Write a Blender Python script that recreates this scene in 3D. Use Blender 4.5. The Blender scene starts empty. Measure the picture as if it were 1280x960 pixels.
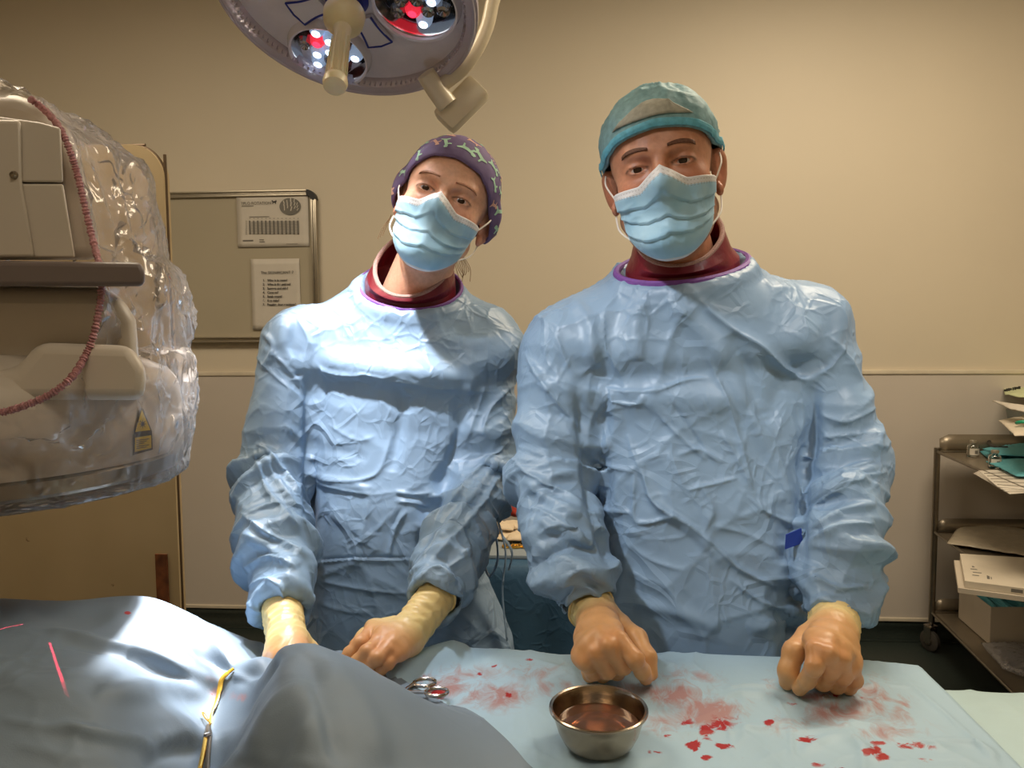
import bpy, bmesh, math, random
import numpy as np
from mathutils import Vector, Matrix, Euler
R_ = math.radians
rng = np.random.RandomState(4)
random.seed(4)
scn = bpy.context.scene
COL = scn.collection

# ------------------------------------------------------------------ camera
CAM_H, F = 1.38, 960.0
cam_d = bpy.data.cameras.new('camera'); cam_d.lens = 27.0; cam_d.sensor_width = 36.0
cam_d.clip_start = 0.02; cam_d.clip_end = 50
cam = bpy.data.objects.new('camera', cam_d); COL.objects.link(cam)
cam.location = (0, 0, CAM_H)
CM = Matrix.Rotation(R_(4.0), 3, 'Z') @ Matrix.Rotation(R_(90 - 4.2), 3, 'X') @ Matrix.Rotation(R_(-0.39), 3, 'Z')
cam.rotation_euler = CM.to_euler()
scn.camera = cam
CMn = np.array(CM)

# ------------------------------------------------------------------ world, lights, exposure
w = bpy.data.worlds.new('world'); scn.world = w; w.use_nodes = True
w.node_tree.nodes['Background'].inputs[0].default_value = (1.0, 0.86, 0.68, 1)
w.node_tree.nodes['Background'].inputs[1].default_value = 0.03
scn.view_settings.view_transform = 'Standard'
scn.view_settings.look = 'None'
scn.view_settings.gamma = 1.0
scn.view_settings.use_curve_mapping = False
scn.view_settings.exposure = 0.0

def area(name, loc, target, sx, sy, energy, col, spread=180):
    l = bpy.data.lights.new(name, 'AREA'); l.shape = 'RECTANGLE'; l.size = sx; l.size_y = sy
    l.energy = energy; l.color = col; l.spread = R_(spread)
    o = bpy.data.objects.new(name, l); COL.objects.link(o); o.location = loc
    o.rotation_euler = (Vector(target) - Vector(loc)).to_track_quat('-Z', 'Y').to_euler()
    return o
def spot(name, loc, target, energy, col, angle, blend, radius):
    l = bpy.data.lights.new(name, 'SPOT'); l.energy = energy; l.color = col
    l.spot_size = R_(angle); l.spot_blend = blend; l.shadow_soft_size = radius
    o = bpy.data.objects.new(name, l); COL.objects.link(o); o.location = loc
    o.rotation_euler = (Vector(target) - Vector(loc)).to_track_quat('-Z', 'Y').to_euler()
    return o
CEIL = 3.0
# recessed ceiling luminaires of the theatre (above and behind the picture)
WARM = (1.0, 0.84, 0.62)
PANELS = ((1.1, 2.0, 42), (-1.5, 1.5, 28), (.15, -.25, 9))  # the left panel is an addition that brightens the left of the wall
for x_, y_, e_ in PANELS: area('ceiling_light_source', (x_, y_, CEIL - 0.03), (x_, y_, 0), 1.2, 0.6, e_, WARM)
# second theatre lamp, up and behind the camera's right shoulder
spot('second_theatre_lamp', (-0.75, 0.45, 2.5), (0.08, 1.20, 1.25), 85, (0.93, 0.96, 1.0), 24, 1.0, 0.05)
spot('third_theatre_lamp', (0.95, 0.30, 2.45), (0.43, 1.20, 1.36), 50, (1.0, 0.96, 0.90), 24, 1.0, 0.05)
spot('added_shoulder_spot', (-0.48, 0.86, 2.45), (-0.36, 1.27, 1.46), 230, (0.98, 0.97, 1.0), 18, 1.0, 0.04)  # unseen spot, added to brighten the left person's shoulder

# ------------------------------------------------------------------ projection helpers (pixel + real depth -> metres)
def P(px, py, d):
    v = CMn @ np.array([(px - 640) / F * d, (480 - py) / F * d, -d])
    return v + np.array([0, 0, CAM_H])
def ray(px, py):
    return CMn @ np.array([(px - 640) / F, (480 - py) / F, -1.0])
def PZ(px, py, z):
    r = ray(px, py); return r * ((z - CAM_H) / r[2]) + np.array([0, 0, CAM_H])
def PY(px, py, y):
    r = ray(px, py); return r * (y / r[1]) + np.array([0, 0, CAM_H])
def proj(V):
    c = (np.asarray(V) - np.array([0, 0, CAM_H])) @ CMn
    return 640 + F * c[..., 0] / -c[..., 2], 480 - F * c[..., 1] / -c[..., 2], -c[..., 2]
def rotm(ax, deg):
    return np.array(Matrix.Rotation(R_(deg), 3, ax))

# ------------------------------------------------------------------ noise
def _h(ix, iy, iz, s):
    n = (ix.astype(np.int64) * 374761393 + iy.astype(np.int64) * 668265263 + iz.astype(np.int64) * 2147483647 + s * 974711)
    n = (n ^ (n >> 13)) * 1274126177
    n = n ^ (n >> 16)
    return ((n & 0xffff) / 32767.5 - 1.0)
def vn(Pn, s=0):
    i = np.floor(Pn); f = Pn - i; u = f * f * f * (f * (f * 6 - 15) + 10); r = 0
    for dx in (0, 1):
        for dy in (0, 1):
            for dz in (0, 1):
                wt = (u[:, 0] if dx else 1 - u[:, 0]) * (u[:, 1] if dy else 1 - u[:, 1]) * (u[:, 2] if dz else 1 - u[:, 2])
                r = r + wt * _h(i[:, 0] + dx, i[:, 1] + dy, i[:, 2] + dz, s)
    return r
def fbm(Pn, sc, o=3, s=0):
    r = 0; a = 1
    for k in range(o):
        r = r + a * vn(Pn * sc + 17.3 * k, s + k); a *= .5; sc *= 2.03
    return r
def ridged(Pn, sc, o=3, s=0, warp=.35):
    q = Pn * sc
    wv = np.stack([vn(q * .7 + 5.1, s + 31), vn(q * .7 + 9.7, s + 32), vn(q * .7 + 2.2, s + 33)], 1)
    q = q + warp * wv * 1.5
    r = 0; a = 1
    for k in range(o):
        r = r + a * (1 - 2 * np.abs(vn(q, s + k)) ** .8); a *= .45; q = q * 2.1 + 3.3
    return r

# ------------------------------------------------------------------ mesh helpers
def wloc(o):
    v = np.zeros(3)
    while o is not None:
        v += np.array(o.location); o = o.parent
    return v
def setp(o, label=None, cat=None, group=None, kind=None):
    if label: o['label'] = label
    if cat: o['category'] = cat
    if group: o['group'] = group
    if kind: o['kind'] = kind
    return o
def root(name, loc, label, cat, group=None):
    o = bpy.data.objects.new(name, None); COL.objects.link(o); o.location = [float(a) for a in loc]; o.empty_display_size = .05
    return setp(o, label, cat, group)
def mk(name, V, Fc, mat, parent=None, smooth=True, loc=None, attr=None, uv=None):
    V = np.asarray(V, dtype=np.float64)
    if parent is not None: off = wloc(parent); ol = np.zeros(3)
    else:
        off = np.array(loc, float) if loc is not None else np.array([V[:, 0].mean(), V[:, 1].mean(), V[:, 2].min()]); ol = off
    me = bpy.data.meshes.new(name)
    if isinstance(Fc, np.ndarray):
        n = len(Fc); k = Fc.shape[1]
        me.vertices.add(len(V)); me.vertices.foreach_set('co', (V - off).astype(np.float32).ravel())
        me.loops.add(n * k); me.loops.foreach_set('vertex_index', Fc.astype(np.int32).ravel())
        me.polygons.add(n); me.polygons.foreach_set('loop_start', np.arange(0, n * k, k, dtype=np.int32))
        me.update(calc_edges=True); me.validate()
    else:
        me.from_pydata([tuple(v) for v in (V - off)], [], [tuple(int(i) for i in f) for f in Fc]); me.update()
    if smooth: me.polygons.foreach_set('use_smooth', np.ones(len(me.polygons), bool))
    if attr is not None:
        for an, av in attr.items():
            if av.ndim == 1: av = np.stack([av, av, av], 1)
            c = me.color_attributes.new(an, 'FLOAT_COLOR', 'POINT')
            c.data.foreach_set('color', np.concatenate([av, np.ones((len(av), 1))], 1).astype(np.float32).ravel())
    if uv is not None:
        ul = me.uv_layers.new(name='uv'); li = np.zeros(len(me.loops), np.int32); me.loops.foreach_get('vertex_index', li)
        ul.data.foreach_set('uv', uv[li].astype(np.float32).ravel())
    if mat is not None: me.materials.append(mat)
    o = bpy.data.objects.new(name, me); COL.objects.link(o)
    o.location = [float(a) for a in ol]
    if parent is not None: o.parent = parent
    return o
def mod(o, t, **kw):
    m = o.modifiers.new(t.lower(), t)
    for k, v in kw.items(): setattr(m, k, v)
    return m
class MB:
    def __init__(s): s.v = []; s.f = []
    def add(s, V, Fc):
        b = len(s.v); s.v += [tuple(map(float, p)) for p in V]; s.f += [tuple(i + b for i in f) for f in Fc]; return s
    def box(s, c, h, R=None, bev=0):
        c = np.array(c, float); h = np.array(h, float)
        bm = bmesh.new(); bmesh.ops.create_cube(bm, size=2)
        for v in bm.verts: v.co = Vector((v.co.x * h[0], v.co.y * h[1], v.co.z * h[2]))
        if bev > 0: bmesh.ops.bevel(bm, geom=bm.edges[:], offset=min(bev, .95 * min(h)), segments=2, profile=.6, affect='EDGES')
        bm.verts.index_update()
        V = np.array([v.co for v in bm.verts]); Fs = [[v.index for v in f.verts] for f in bm.faces]; bm.free()
        if R is not None: V = V @ np.array(R).T
        return s.add(V + c, Fs)
    def ring_loft(s, rings, cap0=True, cap1=True, close=True):
        n = len(rings[0]); b = len(s.v)
        for r in rings: s.v += [tuple(map(float, p)) for p in r]
        for i in range(len(rings) - 1):
            for j in range(n if close else n - 1):
                k = (j + 1) % n
                s.f.append((b + i * n + j, b + i * n + k, b + (i + 1) * n + k, b + (i + 1) * n + j))
        if cap0: s.f.append(tuple(b + j for j in reversed(range(n))))
        if cap1: s.f.append(tuple(b + (len(rings) - 1) * n + j for j in range(n)))
        return s
    def tube(s, pts, r, n=10, closed=False, flat=1.0):
        pts = [np.array(p, float) for p in pts]; m = len(pts)
        rr = r if hasattr(r, '__len__') else [r] * m
        rings = []; up = None
        for i, p in enumerate(pts):
            if closed: t = pts[(i + 1) % m] - pts[i - 1]
            else: t = pts[min(i + 1, m - 1)] - pts[max(i - 1, 0)]
            t = t / (np.linalg.norm(t) + 1e-9)
            if up is None:
                up = np.array([0, 0, 1.]) if abs(t[2]) < .9 else np.array([1., 0, 0])
            a = up - t * (up @ t); a /= np.linalg.norm(a) + 1e-9; up = a; b2 = np.cross(t, a)
            rings.append([p + rr[i] * (math.cos(x) * a * flat + math.sin(x) * b2) for x in np.linspace(0, 2 * math.pi, n, endpoint=False)])
        if closed: rings.append(rings[0]); return s.ring_loft(rings, False, False)
        return s.ring_loft(rings)
    def lathe(s, prof, c=(0, 0, 0), R=None, n=40, cap0=False, cap1=False):
        rings = []
        for r, z in prof:
            a = np.linspace(0, 2 * math.pi, n, endpoint=False)
            V = np.stack([r * np.cos(a), r * np.sin(a), np.full(n, z)], 1)
            if R is not None: V = V @ np.array(R).T
            rings.append(V + np.array(c))
        return s.ring_loft(rings, cap0, cap1)
    def prism(s, poly, d0, d1, f):
        n = len(poly); V = [f(x, y, d0) for x, y in poly] + [f(x, y, d1) for x, y in poly]
        Fs = [tuple(range(n)), tuple(reversed(range(n, 2 * n)))] + [((i + 1) % n, i, n + i, n + (i + 1) % n) for i in range(n)]
        return s.add(V, Fs)
    def build(s, name, mat, parent=None, smooth=True, auto=True, **k):
        o = mk(name, np.array(s.v), s.f, mat, parent, smooth, **k)
        bm = bmesh.new(); bm.from_mesh(o.data); bmesh.ops.recalc_face_normals(bm, faces=bm.faces[:]); bm.to_mesh(o.data); bm.free()
        if smooth and auto:
            try: o.data.set_sharp_from_angle(angle=R_(38))
            except Exception: pass
        return o
def smooth_path(pts, n=8, closed=False):
    pts = [np.array(p, float) for p in pts]; out = []; m = len(pts)
    for i in range(m if closed else m - 1):
        p0 = pts[(i - 1) % m] if closed or i > 0 else pts[i]; p1 = pts[i]; p2 = pts[(i + 1) % m]
        p3 = pts[(i + 2) % m] if closed or i + 2 < m else p2
        for k in range(n):
            t = k / n
            out.append(.5 * ((2 * p1) + (-p0 + p2) * t + (2 * p0 - 5 * p1 + 4 * p2 - p3) * t * t + (-p0 + 3 * p1 - 3 * p2 + p3) * t ** 3))
    if not closed: out.append(pts[-1])
    return out
def grid_faces(nu, nv, wrap=False):
    i = np.arange(nv - 1)[:, None]; j = np.arange(nu if wrap else nu - 1)[None]
    a = i * nu + j; b = i * nu + (j + 1) % nu
    return np.stack([a, b, b + nu, a + nu], -1).reshape(-1, 4)

# ------------------------------------------------------------------ implicit modelling (smooth unions meshed by surface nets)
class SDF:
    def __init__(s, xs, ys, zs):
        s.ax = [np.asarray(a, np.float32) for a in (xs, ys, zs)]
        s.d = np.full([len(a) for a in s.ax], .06, np.float32)
    @classmethod
    def box(c, lo, hi, res):
        return c(*[np.arange(lo[i], hi[i] + res, res) for i in range(3)])
    def _sl(s, lo, hi):
        sl = []
        for i in range(3):
            a = np.searchsorted(s.ax[i], lo[i]); b = np.searchsorted(s.ax[i], hi[i])
            sl.append(slice(max(a - 1, 0), min(b + 1, len(s.ax[i]))))
        return tuple(sl)
    def op(s, fn, lo, hi, k=.01, sub=False):
        m = .06 + k
        sl = s._sl(np.array(lo) - m, np.array(hi) + m)
        X = s.ax[0][sl[0]][:, None, None]; Y = s.ax[1][sl[1]][None, :, None]; Z = s.ax[2][sl[2]][None, None, :]
        if 0 in (X.size, Y.size, Z.size): return s
        a = s.d[sl]; b = np.minimum(fn(X, Y, Z), .3)
        if sub:
            b = -b; h = np.clip(.5 - .5 * (a - b) / k, 0, 1); s.d[sl] = a * (1 - h) + b * h + k * h * (1 - h)
        else:
            h = np.clip(.5 + .5 * (a - b) / k, 0, 1); s.d[sl] = a * (1 - h) + b * h - k * h * (1 - h)
        return s
    def cap(s, a, b, ra, rb, k=.01, sub=False):
        a = np.array(a, np.float32); b = np.array(b, np.float32); ab = b - a; L = float(ab @ ab) + 1e-12; rm = max(ra, rb)
        def fn(X, Y, Z):
            px, py, pz = X - a[0], Y - a[1], Z - a[2]
            t = np.clip((px * ab[0] + py * ab[1] + pz * ab[2]) / L, 0, 1)
            return np.sqrt((px - t * ab[0]) ** 2 + (py - t * ab[1]) ** 2 + (pz - t * ab[2]) ** 2) - (ra + (rb - ra) * t)
        return s.op(fn, np.minimum(a, b) - rm, np.maximum(a, b) + rm, k, sub)
    def chain(s, pts, rs, k=.01):
        for i in range(len(pts) - 1): s.cap(pts[i], pts[i + 1], rs[i], rs[i + 1], k)
        return s
    def ell(s, c, r, R=None, k=.01, sub=False):
        c = np.array(c, np.float32); r = np.array(r, np.float32); Rm = np.eye(3) if R is None else np.array(R)
        ex = max(r)
        def fn(X, Y, Z):
            x, y, z = X - c[0], Y - c[1], Z - c[2]
            u = x * Rm[0, 0] + y * Rm[1, 0] + z * Rm[2, 0]; v = x * Rm[0, 1] + y * Rm[1, 1] + z * Rm[2, 1]; q = x * Rm[0, 2] + y * Rm[1, 2] + z * Rm[2, 2]
            k0 = np.sqrt((u / r[0]) ** 2 + (v / r[1]) ** 2 + (q / r[2]) ** 2); k1 = np.sqrt((u / r[0] ** 2) ** 2 + (v / r[1] ** 2) ** 2 + (q / r[2] ** 2) ** 2) + 1e-6
            return k0 * (k0 - 1) / k1
        return s.op(fn, c - ex, c + ex, k, sub)
    def loft(s, secs, k=.02, e=2.4):
        # secs: (z, cx, cy, a, b) horizontal sections
        S = np.array(sorted(secs), np.float32)
        def fn(X, Y, Z):
            z = Z.ravel(); zc = np.clip(z, S[0, 0], S[-1, 0])
            cx, cy, a, b = [np.interp(zc, S[:, 0], S[:, i])[None, None, :] for i in (1, 2, 3, 4)]
            q = (np.abs((X - cx) / a) ** e + np.abs((Y - cy) / b) ** e) ** (1 / e)
            d = (q - 1) * np.minimum(a, b) * .9
            dz = np.maximum(S[0, 0] - Z, Z - S[-1, 0])
            return np.where(dz > 0, np.sqrt(np.maximum(d, 0) ** 2 + dz ** 2) + np.minimum(np.maximum(d, dz), 0), np.maximum(d, dz))
        lo = [float((S[:, 1] - S[:, 3]).min()), float((S[:, 2] - S[:, 4]).min()), float(S[0, 0])]
        hi = [float((S[:, 1] + S[:, 3]).max()), float((S[:, 2] + S[:, 4]).max()), float(S[-1, 0])]
        return s.op(fn, lo, hi, k)
    def rbox(s, c, h, r, R=None, k=.01, sub=False):
        c = np.array(c, np.float32); h = np.array(h, np.float32); Rm = np.eye(3) if R is None else np.array(R); ex = float(np.linalg.norm(h))
        def fn(X, Y, Z):
            x, y, z = X - c[0], Y - c[1], Z - c[2]
            q = [np.abs(x * Rm[0, i] + y * Rm[1, i] + z * Rm[2, i]) - h[i] + r for i in range(3)]
            return np.sqrt(sum(np.maximum(a, 0) ** 2 for a in q)) + np.minimum(np.maximum(q[0], np.maximum(q[1], q[2])), 0) - r
        return s.op(fn, c - ex, c + ex, k, sub)
    def mesh(s, smooth=1):
        d = s.d; A = s.ax; neg = d < 0; n = [m - 1 for m in d.shape]
        cid = np.full(n, -1, np.int64)
        acc = {}
        cnt = np.zeros(n, np.uint8)
        edges = []
        for ax in range(3):
            sl0 = [slice(None)] * 3; sl1 = [slice(None)] * 3; sl0[ax] = slice(0, -1); sl1[ax] = slice(1, None)
            cr = neg[tuple(sl0)] != neg[tuple(sl1)]
            I = np.argwhere(cr); J = I.copy(); J[:, ax] += 1
            a = d[I[:, 0], I[:, 1], I[:, 2]]; b = d[J[:, 0], J[:, 1], J[:, 2]]
            t = a / (a - b); pos = np.stack([A[q][I[:, q]] for q in range(3)], 1).astype(np.float64)
            pos[:, ax] += t * (A[ax][J[:, ax]] - A[ax][I[:, ax]])
            edges.append((I, pos, a < 0))
        cells = []; posl = []; quads = []
        for ax in range(3):
            I, pos, ng = edges[ax]; u, v = [(1, 2), (2, 0), (0, 1)][ax]
            cc = []
            for du, dv in ((0, 0), (-1, 0), (-1, -1), (0, -1)):
                c = I.copy(); c[:, u] += du; c[:, v] += dv; cc.append(c)
            ok = np.ones(len(I), bool)
            for c in cc:
                for q in range(3): ok &= (c[:, q] >= 0) & (c[:, q] < n[q])
            flat = [np.where(ok, c[:, 0] * n[1] * n[2] + c[:, 1] * n[2] + c[:, 2], 0)[ok] for c in cc]
            for fl in flat: cells.append(fl); posl.append(pos[ok])
            Q = np.stack(flat, 1); g = ng[ok]; Q[~g] = Q[~g][:, ::-1]; quads.append(Q)
        cells = np.concatenate(cells); posl = np.concatenate(posl); quads = np.concatenate(quads)
        uq, inv = np.unique(cells, return_inverse=True)
        ct = np.bincount(inv, minlength=len(uq))
        V = np.stack([np.bincount(inv, posl[:, q], len(uq)) / ct for q in range(3)], 1)
        Q = np.searchsorted(uq, quads)
        for _ in range(smooth): V = lap(V, Q, .4)
        return V, Q
def lap(V, Q, f=.5):
    n = len(V); a = Q.ravel(); b = np.roll(Q, -1, 1).ravel()
    ii = np.concatenate([a, b]); jj = np.concatenate([b, a]); ct = np.maximum(np.bincount(ii, minlength=n), 1)
    M = np.stack([np.bincount(ii, V[jj, q], n) / ct for q in range(3)], 1)
    return V + f * (M - V)
def vnorm(V, Q):
    a = V[Q[:, 2]] - V[Q[:, 0]]; b = V[Q[:, 3]] - V[Q[:, 1]]; N = np.cross(a, b); r = np.zeros_like(V)
    for k in range(4):
        for q in range(3): r[:, q] += np.bincount(Q[:, k], N[:, q], len(V))
    return r / (np.linalg.norm(r, axis=1, keepdims=True) + 1e-12)
def subdiv(V, Q):
    """one linear split of every quad, then a touch of smoothing so the facets vanish"""
    n = len(V); E = np.sort(np.stack([Q, np.roll(Q, -1, 1)], -1).reshape(-1, 2), 1); key = E[:, 0].astype(np.int64) * n + E[:, 1]
    uq, inv = np.unique(key, return_inverse=True); ea, eb = uq // n, uq % n; inv = inv.reshape(-1, 4)
    M_ = (V[ea] + V[eb]) / 2; Fm = V[Q].mean(1); e = inv + n; f = (np.arange(len(Q)) + n + len(uq))[:, None]
    Q2 = np.concatenate([np.concatenate([Q[:, k:k + 1], e[:, k:k + 1], f, e[:, k - 1:k] if k else e[:, 3:4]], 1) for k in range(4)])
    V2 = np.concatenate([V, M_, Fm]); return lap(V2, Q2, .6), Q2
def sdist(px, py, pts, wmax):
    """distance of every point to a polyline (in pixels), its signed side and its place along the line 0..1"""
    best = np.full(len(px), 1e9); sgn = np.zeros(len(px)); tt = np.zeros(len(px))
    pts = np.array(pts, float); seg = np.linalg.norm(np.diff(pts, axis=0), axis=1); L = seg.sum(); s0 = 0
    lo = pts.min(0) - wmax; hi = pts.max(0) + wmax
    m = np.where((px > lo[0]) & (px < hi[0]) & (py > lo[1]) & (py < hi[1]))[0]
    x, y = px[m], py[m]; bb = np.full(len(m), 1e9); sg = np.zeros(len(m)); t_ = np.zeros(len(m))
    for i in range(len(pts) - 1):
        a, b = pts[i], pts[i + 1]; ab = b - a; t = np.clip(((x - a[0]) * ab[0] + (y - a[1]) * ab[1]) / (ab @ ab + 1e-9), 0, 1)
        dx, dy = x - a[0] - t * ab[0], y - a[1] - t * ab[1]; dd = np.hypot(dx, dy); c = dd < bb
        bb = np.where(c, dd, bb); sg = np.where(c, np.sign(ab[0] * dy - ab[1] * dx), sg); t_ = np.where(c, (s0 + t * seg[i]) / L, t_); s0 += seg[i]
    return m, bb, sg, t_
def fold(V, N, strokes, mask=None, zmin=None, zmax=None):
    """push real creases into a cloth mesh: each stroke is (points, width px, height m, kind)"""
    px, py, dp = proj(V); view = V - np.array([0, 0, CAM_H]); fr = np.einsum('ij,ij->i', view / np.linalg.norm(view, axis=1, keepdims=True), N)
    face = np.clip((-fr + .1) * 3, 0, 1)
    if mask is not None: face = face * mask
    D = np.zeros(len(V))
    for st in strokes:
        pts, wd, am = st[:3]; kind = st[3] if len(st) > 3 else 'r'
        pts = np.array(smooth_path([(a, b, 0) for a, b in pts], 5))[:, :2]
        m, d, sg, t = sdist(px, py, pts, wd * 3.5)
        tap = np.clip(np.minimum(t, 1 - t) * 5, 0, 1) ** .6; q = d / wd
        if kind == 'r': g = np.exp(-q * 1.3) * 1.15 - .3 * np.exp(-(q / 2.2) ** 2)
        elif kind == 'v': g = -(np.exp(-q ** 2))
        elif kind == 'b': g = np.exp(-q ** 2)
        else: g = np.where(sg > 0, np.exp(-q * .9), -np.exp(-(q * 1.5) ** 2) * .5)
        D[m] += am * g * tap
    return V + N * (D * face)[:, None]
# ------------------------------------------------------------------ materials
def nmat(name):
    m = bpy.data.materials.new(name); m.use_nodes = True; nt = m.node_tree
    return m, nt, nt.nodes['Principled BSDF']
def C4(c): return (c[0], c[1], c[2], 1)
def sr(r, g, b):
    f = lambda c: ((c / 255 + .055) / 1.055) ** 2.4 if c / 255 > .04045 else c / 255 / 12.92
    return (f(r), f(g), f(b))
def noise(nt, scale, detail=3, rough=.5, typ='FBM', dist=0, coord='Object', vec=None):
    n = nt.nodes.new('ShaderNodeTexNoise'); n.noise_type = typ
    n.inputs['Scale'].default_value = scale; n.inputs['Detail'].default_value = detail; n.inputs['Roughness'].default_value = rough
    n.inputs['Distortion'].default_value = dist
    if vec is None:
        tc = nt.nodes.get('TC') or nt.nodes.new('ShaderNodeTexCoord'); tc.name = 'TC'; vec = tc.outputs[coord]
    nt.links.new(vec, n.inputs['Vector']); return n
def ramp(nt, src, stops):
    r = nt.nodes.new('ShaderNodeValToRGB'); e = r.color_ramp.elements
    while len(e) < len(stops): e.new(.5)
    for el, (p, c) in zip(e, stops): el.position = p; el.color = C4(c) if len(c) == 3 else c
    nt.links.new(src, r.inputs[0]); return r
def mixc(nt, fac, a, b, mode='MIX'):
    m = nt.nodes.new('ShaderNodeMix'); m.data_type = 'RGBA'; m.blend_type = mode
    for s, v in ((0, fac), (6, a), (7, b)):
        if hasattr(v, 'node'): nt.links.new(v, m.inputs[s])
        elif isinstance(v, (int, float)): m.inputs[s].default_value = v
        else: m.inputs[s].default_value = C4(v)
    return m.outputs[2]
def math_(nt, op, a, b=0.0):
    m = nt.nodes.new('ShaderNodeMath'); m.operation = op
    for i, v in enumerate((a, b)):
        if hasattr(v, 'node'): nt.links.new(v, m.inputs[i])
        else: m.inputs[i].default_value = v
    return m.outputs[0]
def bump(nt, b, layers):
    """layers: (height socket, distance m, strength)"""
    prev = None
    for h, dist, st in layers:
        n = nt.nodes.new('ShaderNodeBump'); n.inputs['Distance'].default_value = dist; n.inputs['Strength'].default_value = st
        nt.links.new(h, n.inputs['Height'])
        if prev: nt.links.new(prev, n.inputs['Normal'])
        prev = n.outputs[0]
    nt.links.new(prev, b.inputs['Normal'])
def mat(name, col, rough=.5, metal=0.0, var=.08, vs=12, bs=0, bd=.001, spec=.5, **kw):
    m, nt, b = nmat(name)
    b.inputs['Roughness'].default_value = rough; b.inputs['Metallic'].default_value = metal; b.inputs['Specular IOR Level'].default_value = spec
    n = noise(nt, vs, 4)
    lo = tuple(c * (1 - var) for c in col); hi = tuple(min(1, c * (1 + var)) for c in col)
    nt.links.new(ramp(nt, n.outputs[0], [(.3, lo), (.7, hi)]).outputs[0], b.inputs['Base Color'])
    if bs: bump(nt, b, [(noise(nt, bs, 3).outputs[0], bd, 1.0)])
    for k, v in kw.items(): b.inputs[k].default_value = v
    return m
def emis(name, col, s):
    m, nt, b = nmat(name); b.inputs['Base Color'].default_value = C4(col); b.inputs['Emission Color'].default_value = C4(col); b.inputs['Emission Strength'].default_value = s
    return m

def cloth(name, col, rough=.42, crum=.004, fine=.0012, sheen=.0, spec=.5, sc=14, var=.06):
    m, nt, b = nmat(name); b.inputs['Roughness'].default_value = rough; b.inputs['Specular IOR Level'].default_value = spec
    n1 = noise(nt, sc, 2.0, .45, 'RIDGED_MULTIFRACTAL', .6); n2 = noise(nt, sc * 4, 2.5, .5, 'RIDGED_MULTIFRACTAL', .8); n3 = noise(nt, 900, 2); n4 = noise(nt, 9, 3)
    for n in (n1, n2):
        n.inputs['Lacunarity'].default_value = 2.1
        n.normalize = False
    nt.links.new(ramp(nt, n4.outputs[0], [(.3, tuple(c * (1 - var) for c in col)), (.7, tuple(min(1, c * (1 + var)) for c in col))]).outputs[0], b.inputs['Base Color'])
    wv = noise(nt, 5, 2); vadd = nt.nodes.new('ShaderNodeVectorMath'); vadd.operation = 'MULTIPLY_ADD'; nt.links.new(wv.outputs['Color'], vadd.inputs[0]); vadd.inputs[1].default_value = (.10, .10, .10); nt.links.new(nt.nodes['TC'].outputs['Object'], vadd.inputs[2])
    lay = []
    for vs_, dd, th in ((sc * 1.1, crum * .8, .10), (sc * 2.9, crum * .32, .16)):
        v1 = nt.nodes.new('ShaderNodeTexVoronoi'); v1.feature = 'DISTANCE_TO_EDGE'; v1.inputs['Scale'].default_value = vs_; nt.links.new(vadd.outputs[0], v1.inputs['Vector'])
        mk_ = noise(nt, vs_ * .55, 2); line = math_(nt, 'MAXIMUM', math_(nt, 'SUBTRACT', 1.0, math_(nt, 'DIVIDE', v1.outputs['Distance'], th)), 0.0)
        gate = ramp(nt, mk_.outputs[0], [(.45, (0, 0, 0)), (.62, (1, 1, 1))]).outputs[0]
        lay.append((math_(nt, 'MULTIPLY', line, gate), dd, .8))
    bump(nt, b, lay + [(n1.outputs[0], crum * .5, .22), (n2.outputs[0], fine, .3), (n3.outputs[0], .0002, .4)])
    if sheen: b.inputs['Sheen Weight'].default_value = sheen
    return m

M = {}
M['wall_up'] = mat('cream_wall_paint', sr(212, 200, 178), .55, var=.03, vs=1.2, bs=260, bd=.0002)
M['wall_low'] = mat('taupe_wall_cladding', sr(202, 192, 180), .38, var=.04, vs=2, bs=120, bd=.0002)
M['trim'] = mat('beige_trim', sr(216, 204, 182), .4)
M['floor'] = mat('dark_green_vinyl', sr(38, 46, 42), .45, var=.25, vs=90, bs=200, bd=.0003)
M['ceil'] = mat('ceiling_tile', sr(215, 208, 196), .8, var=.03)
M['steel'] = mat('brushed_steel', sr(150, 142, 130), .3, 1.0, var=.08, vs=30, bs=180, bd=.0002)
M['steel_dark'] = mat('dull_steel', sr(120, 108, 92), .34, 1.0, var=.12, vs=9)
M['alu'] = mat('aluminium_edge', sr(176, 168, 152), .35, .9, var=.05)
M['chrome'] = mat('instrument_steel', sr(185, 178, 170), .16, 1.0, var=.05)
M['bowl'] = mat('bowl_steel', sr(170, 152, 132), .2, 1.0, var=.06, vs=20, bs=90, bd=.0003)
M['gold'] = mat('gold_plated_handle', sr(222, 178, 84), .22, 1.0, var=.08)
M['black'] = mat('black_plastic', sr(28, 27, 26), .45, var=.2)
M['rubber'] = mat('grey_rubber', sr(62, 58, 52), .7, var=.2)
M['ivory'] = mat('ivory_housing', sr(206, 196, 182), .42, var=.03, vs=4)
M['ivory2'] = mat('ivory_enamel', sr(214, 204, 182), .3, var=.03, vs=4)
M['graybar'] = mat('grey_rail', sr(118, 106, 102), .4, var=.06)
M['whiteb'] = mat('whiteboard_face', sr(176, 166, 144), .3, var=.03, vs=3)
M['paper'] = mat('printer_paper', sr(205, 197, 184), .55, var=.03, vs=20, bs=60, bd=.0006)
M['paper_w'] = mat('white_packet_paper', sr(212, 200, 180), .5, var=.05, vs=14, bs=40, bd=.001)
M['ink'] = mat('black_ink', sr(44, 42, 40), .6)
M['ink_g'] = mat('grey_ink', sr(112, 108, 100), .6)
M['teal'] = cloth('teal_wrap', sr(84, 158, 168), .6, .003, .001, sc=22)
M['navy'] = cloth('dark_blue_drape', sr(48, 84, 112), .6, .004, .001, sc=10)
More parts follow.
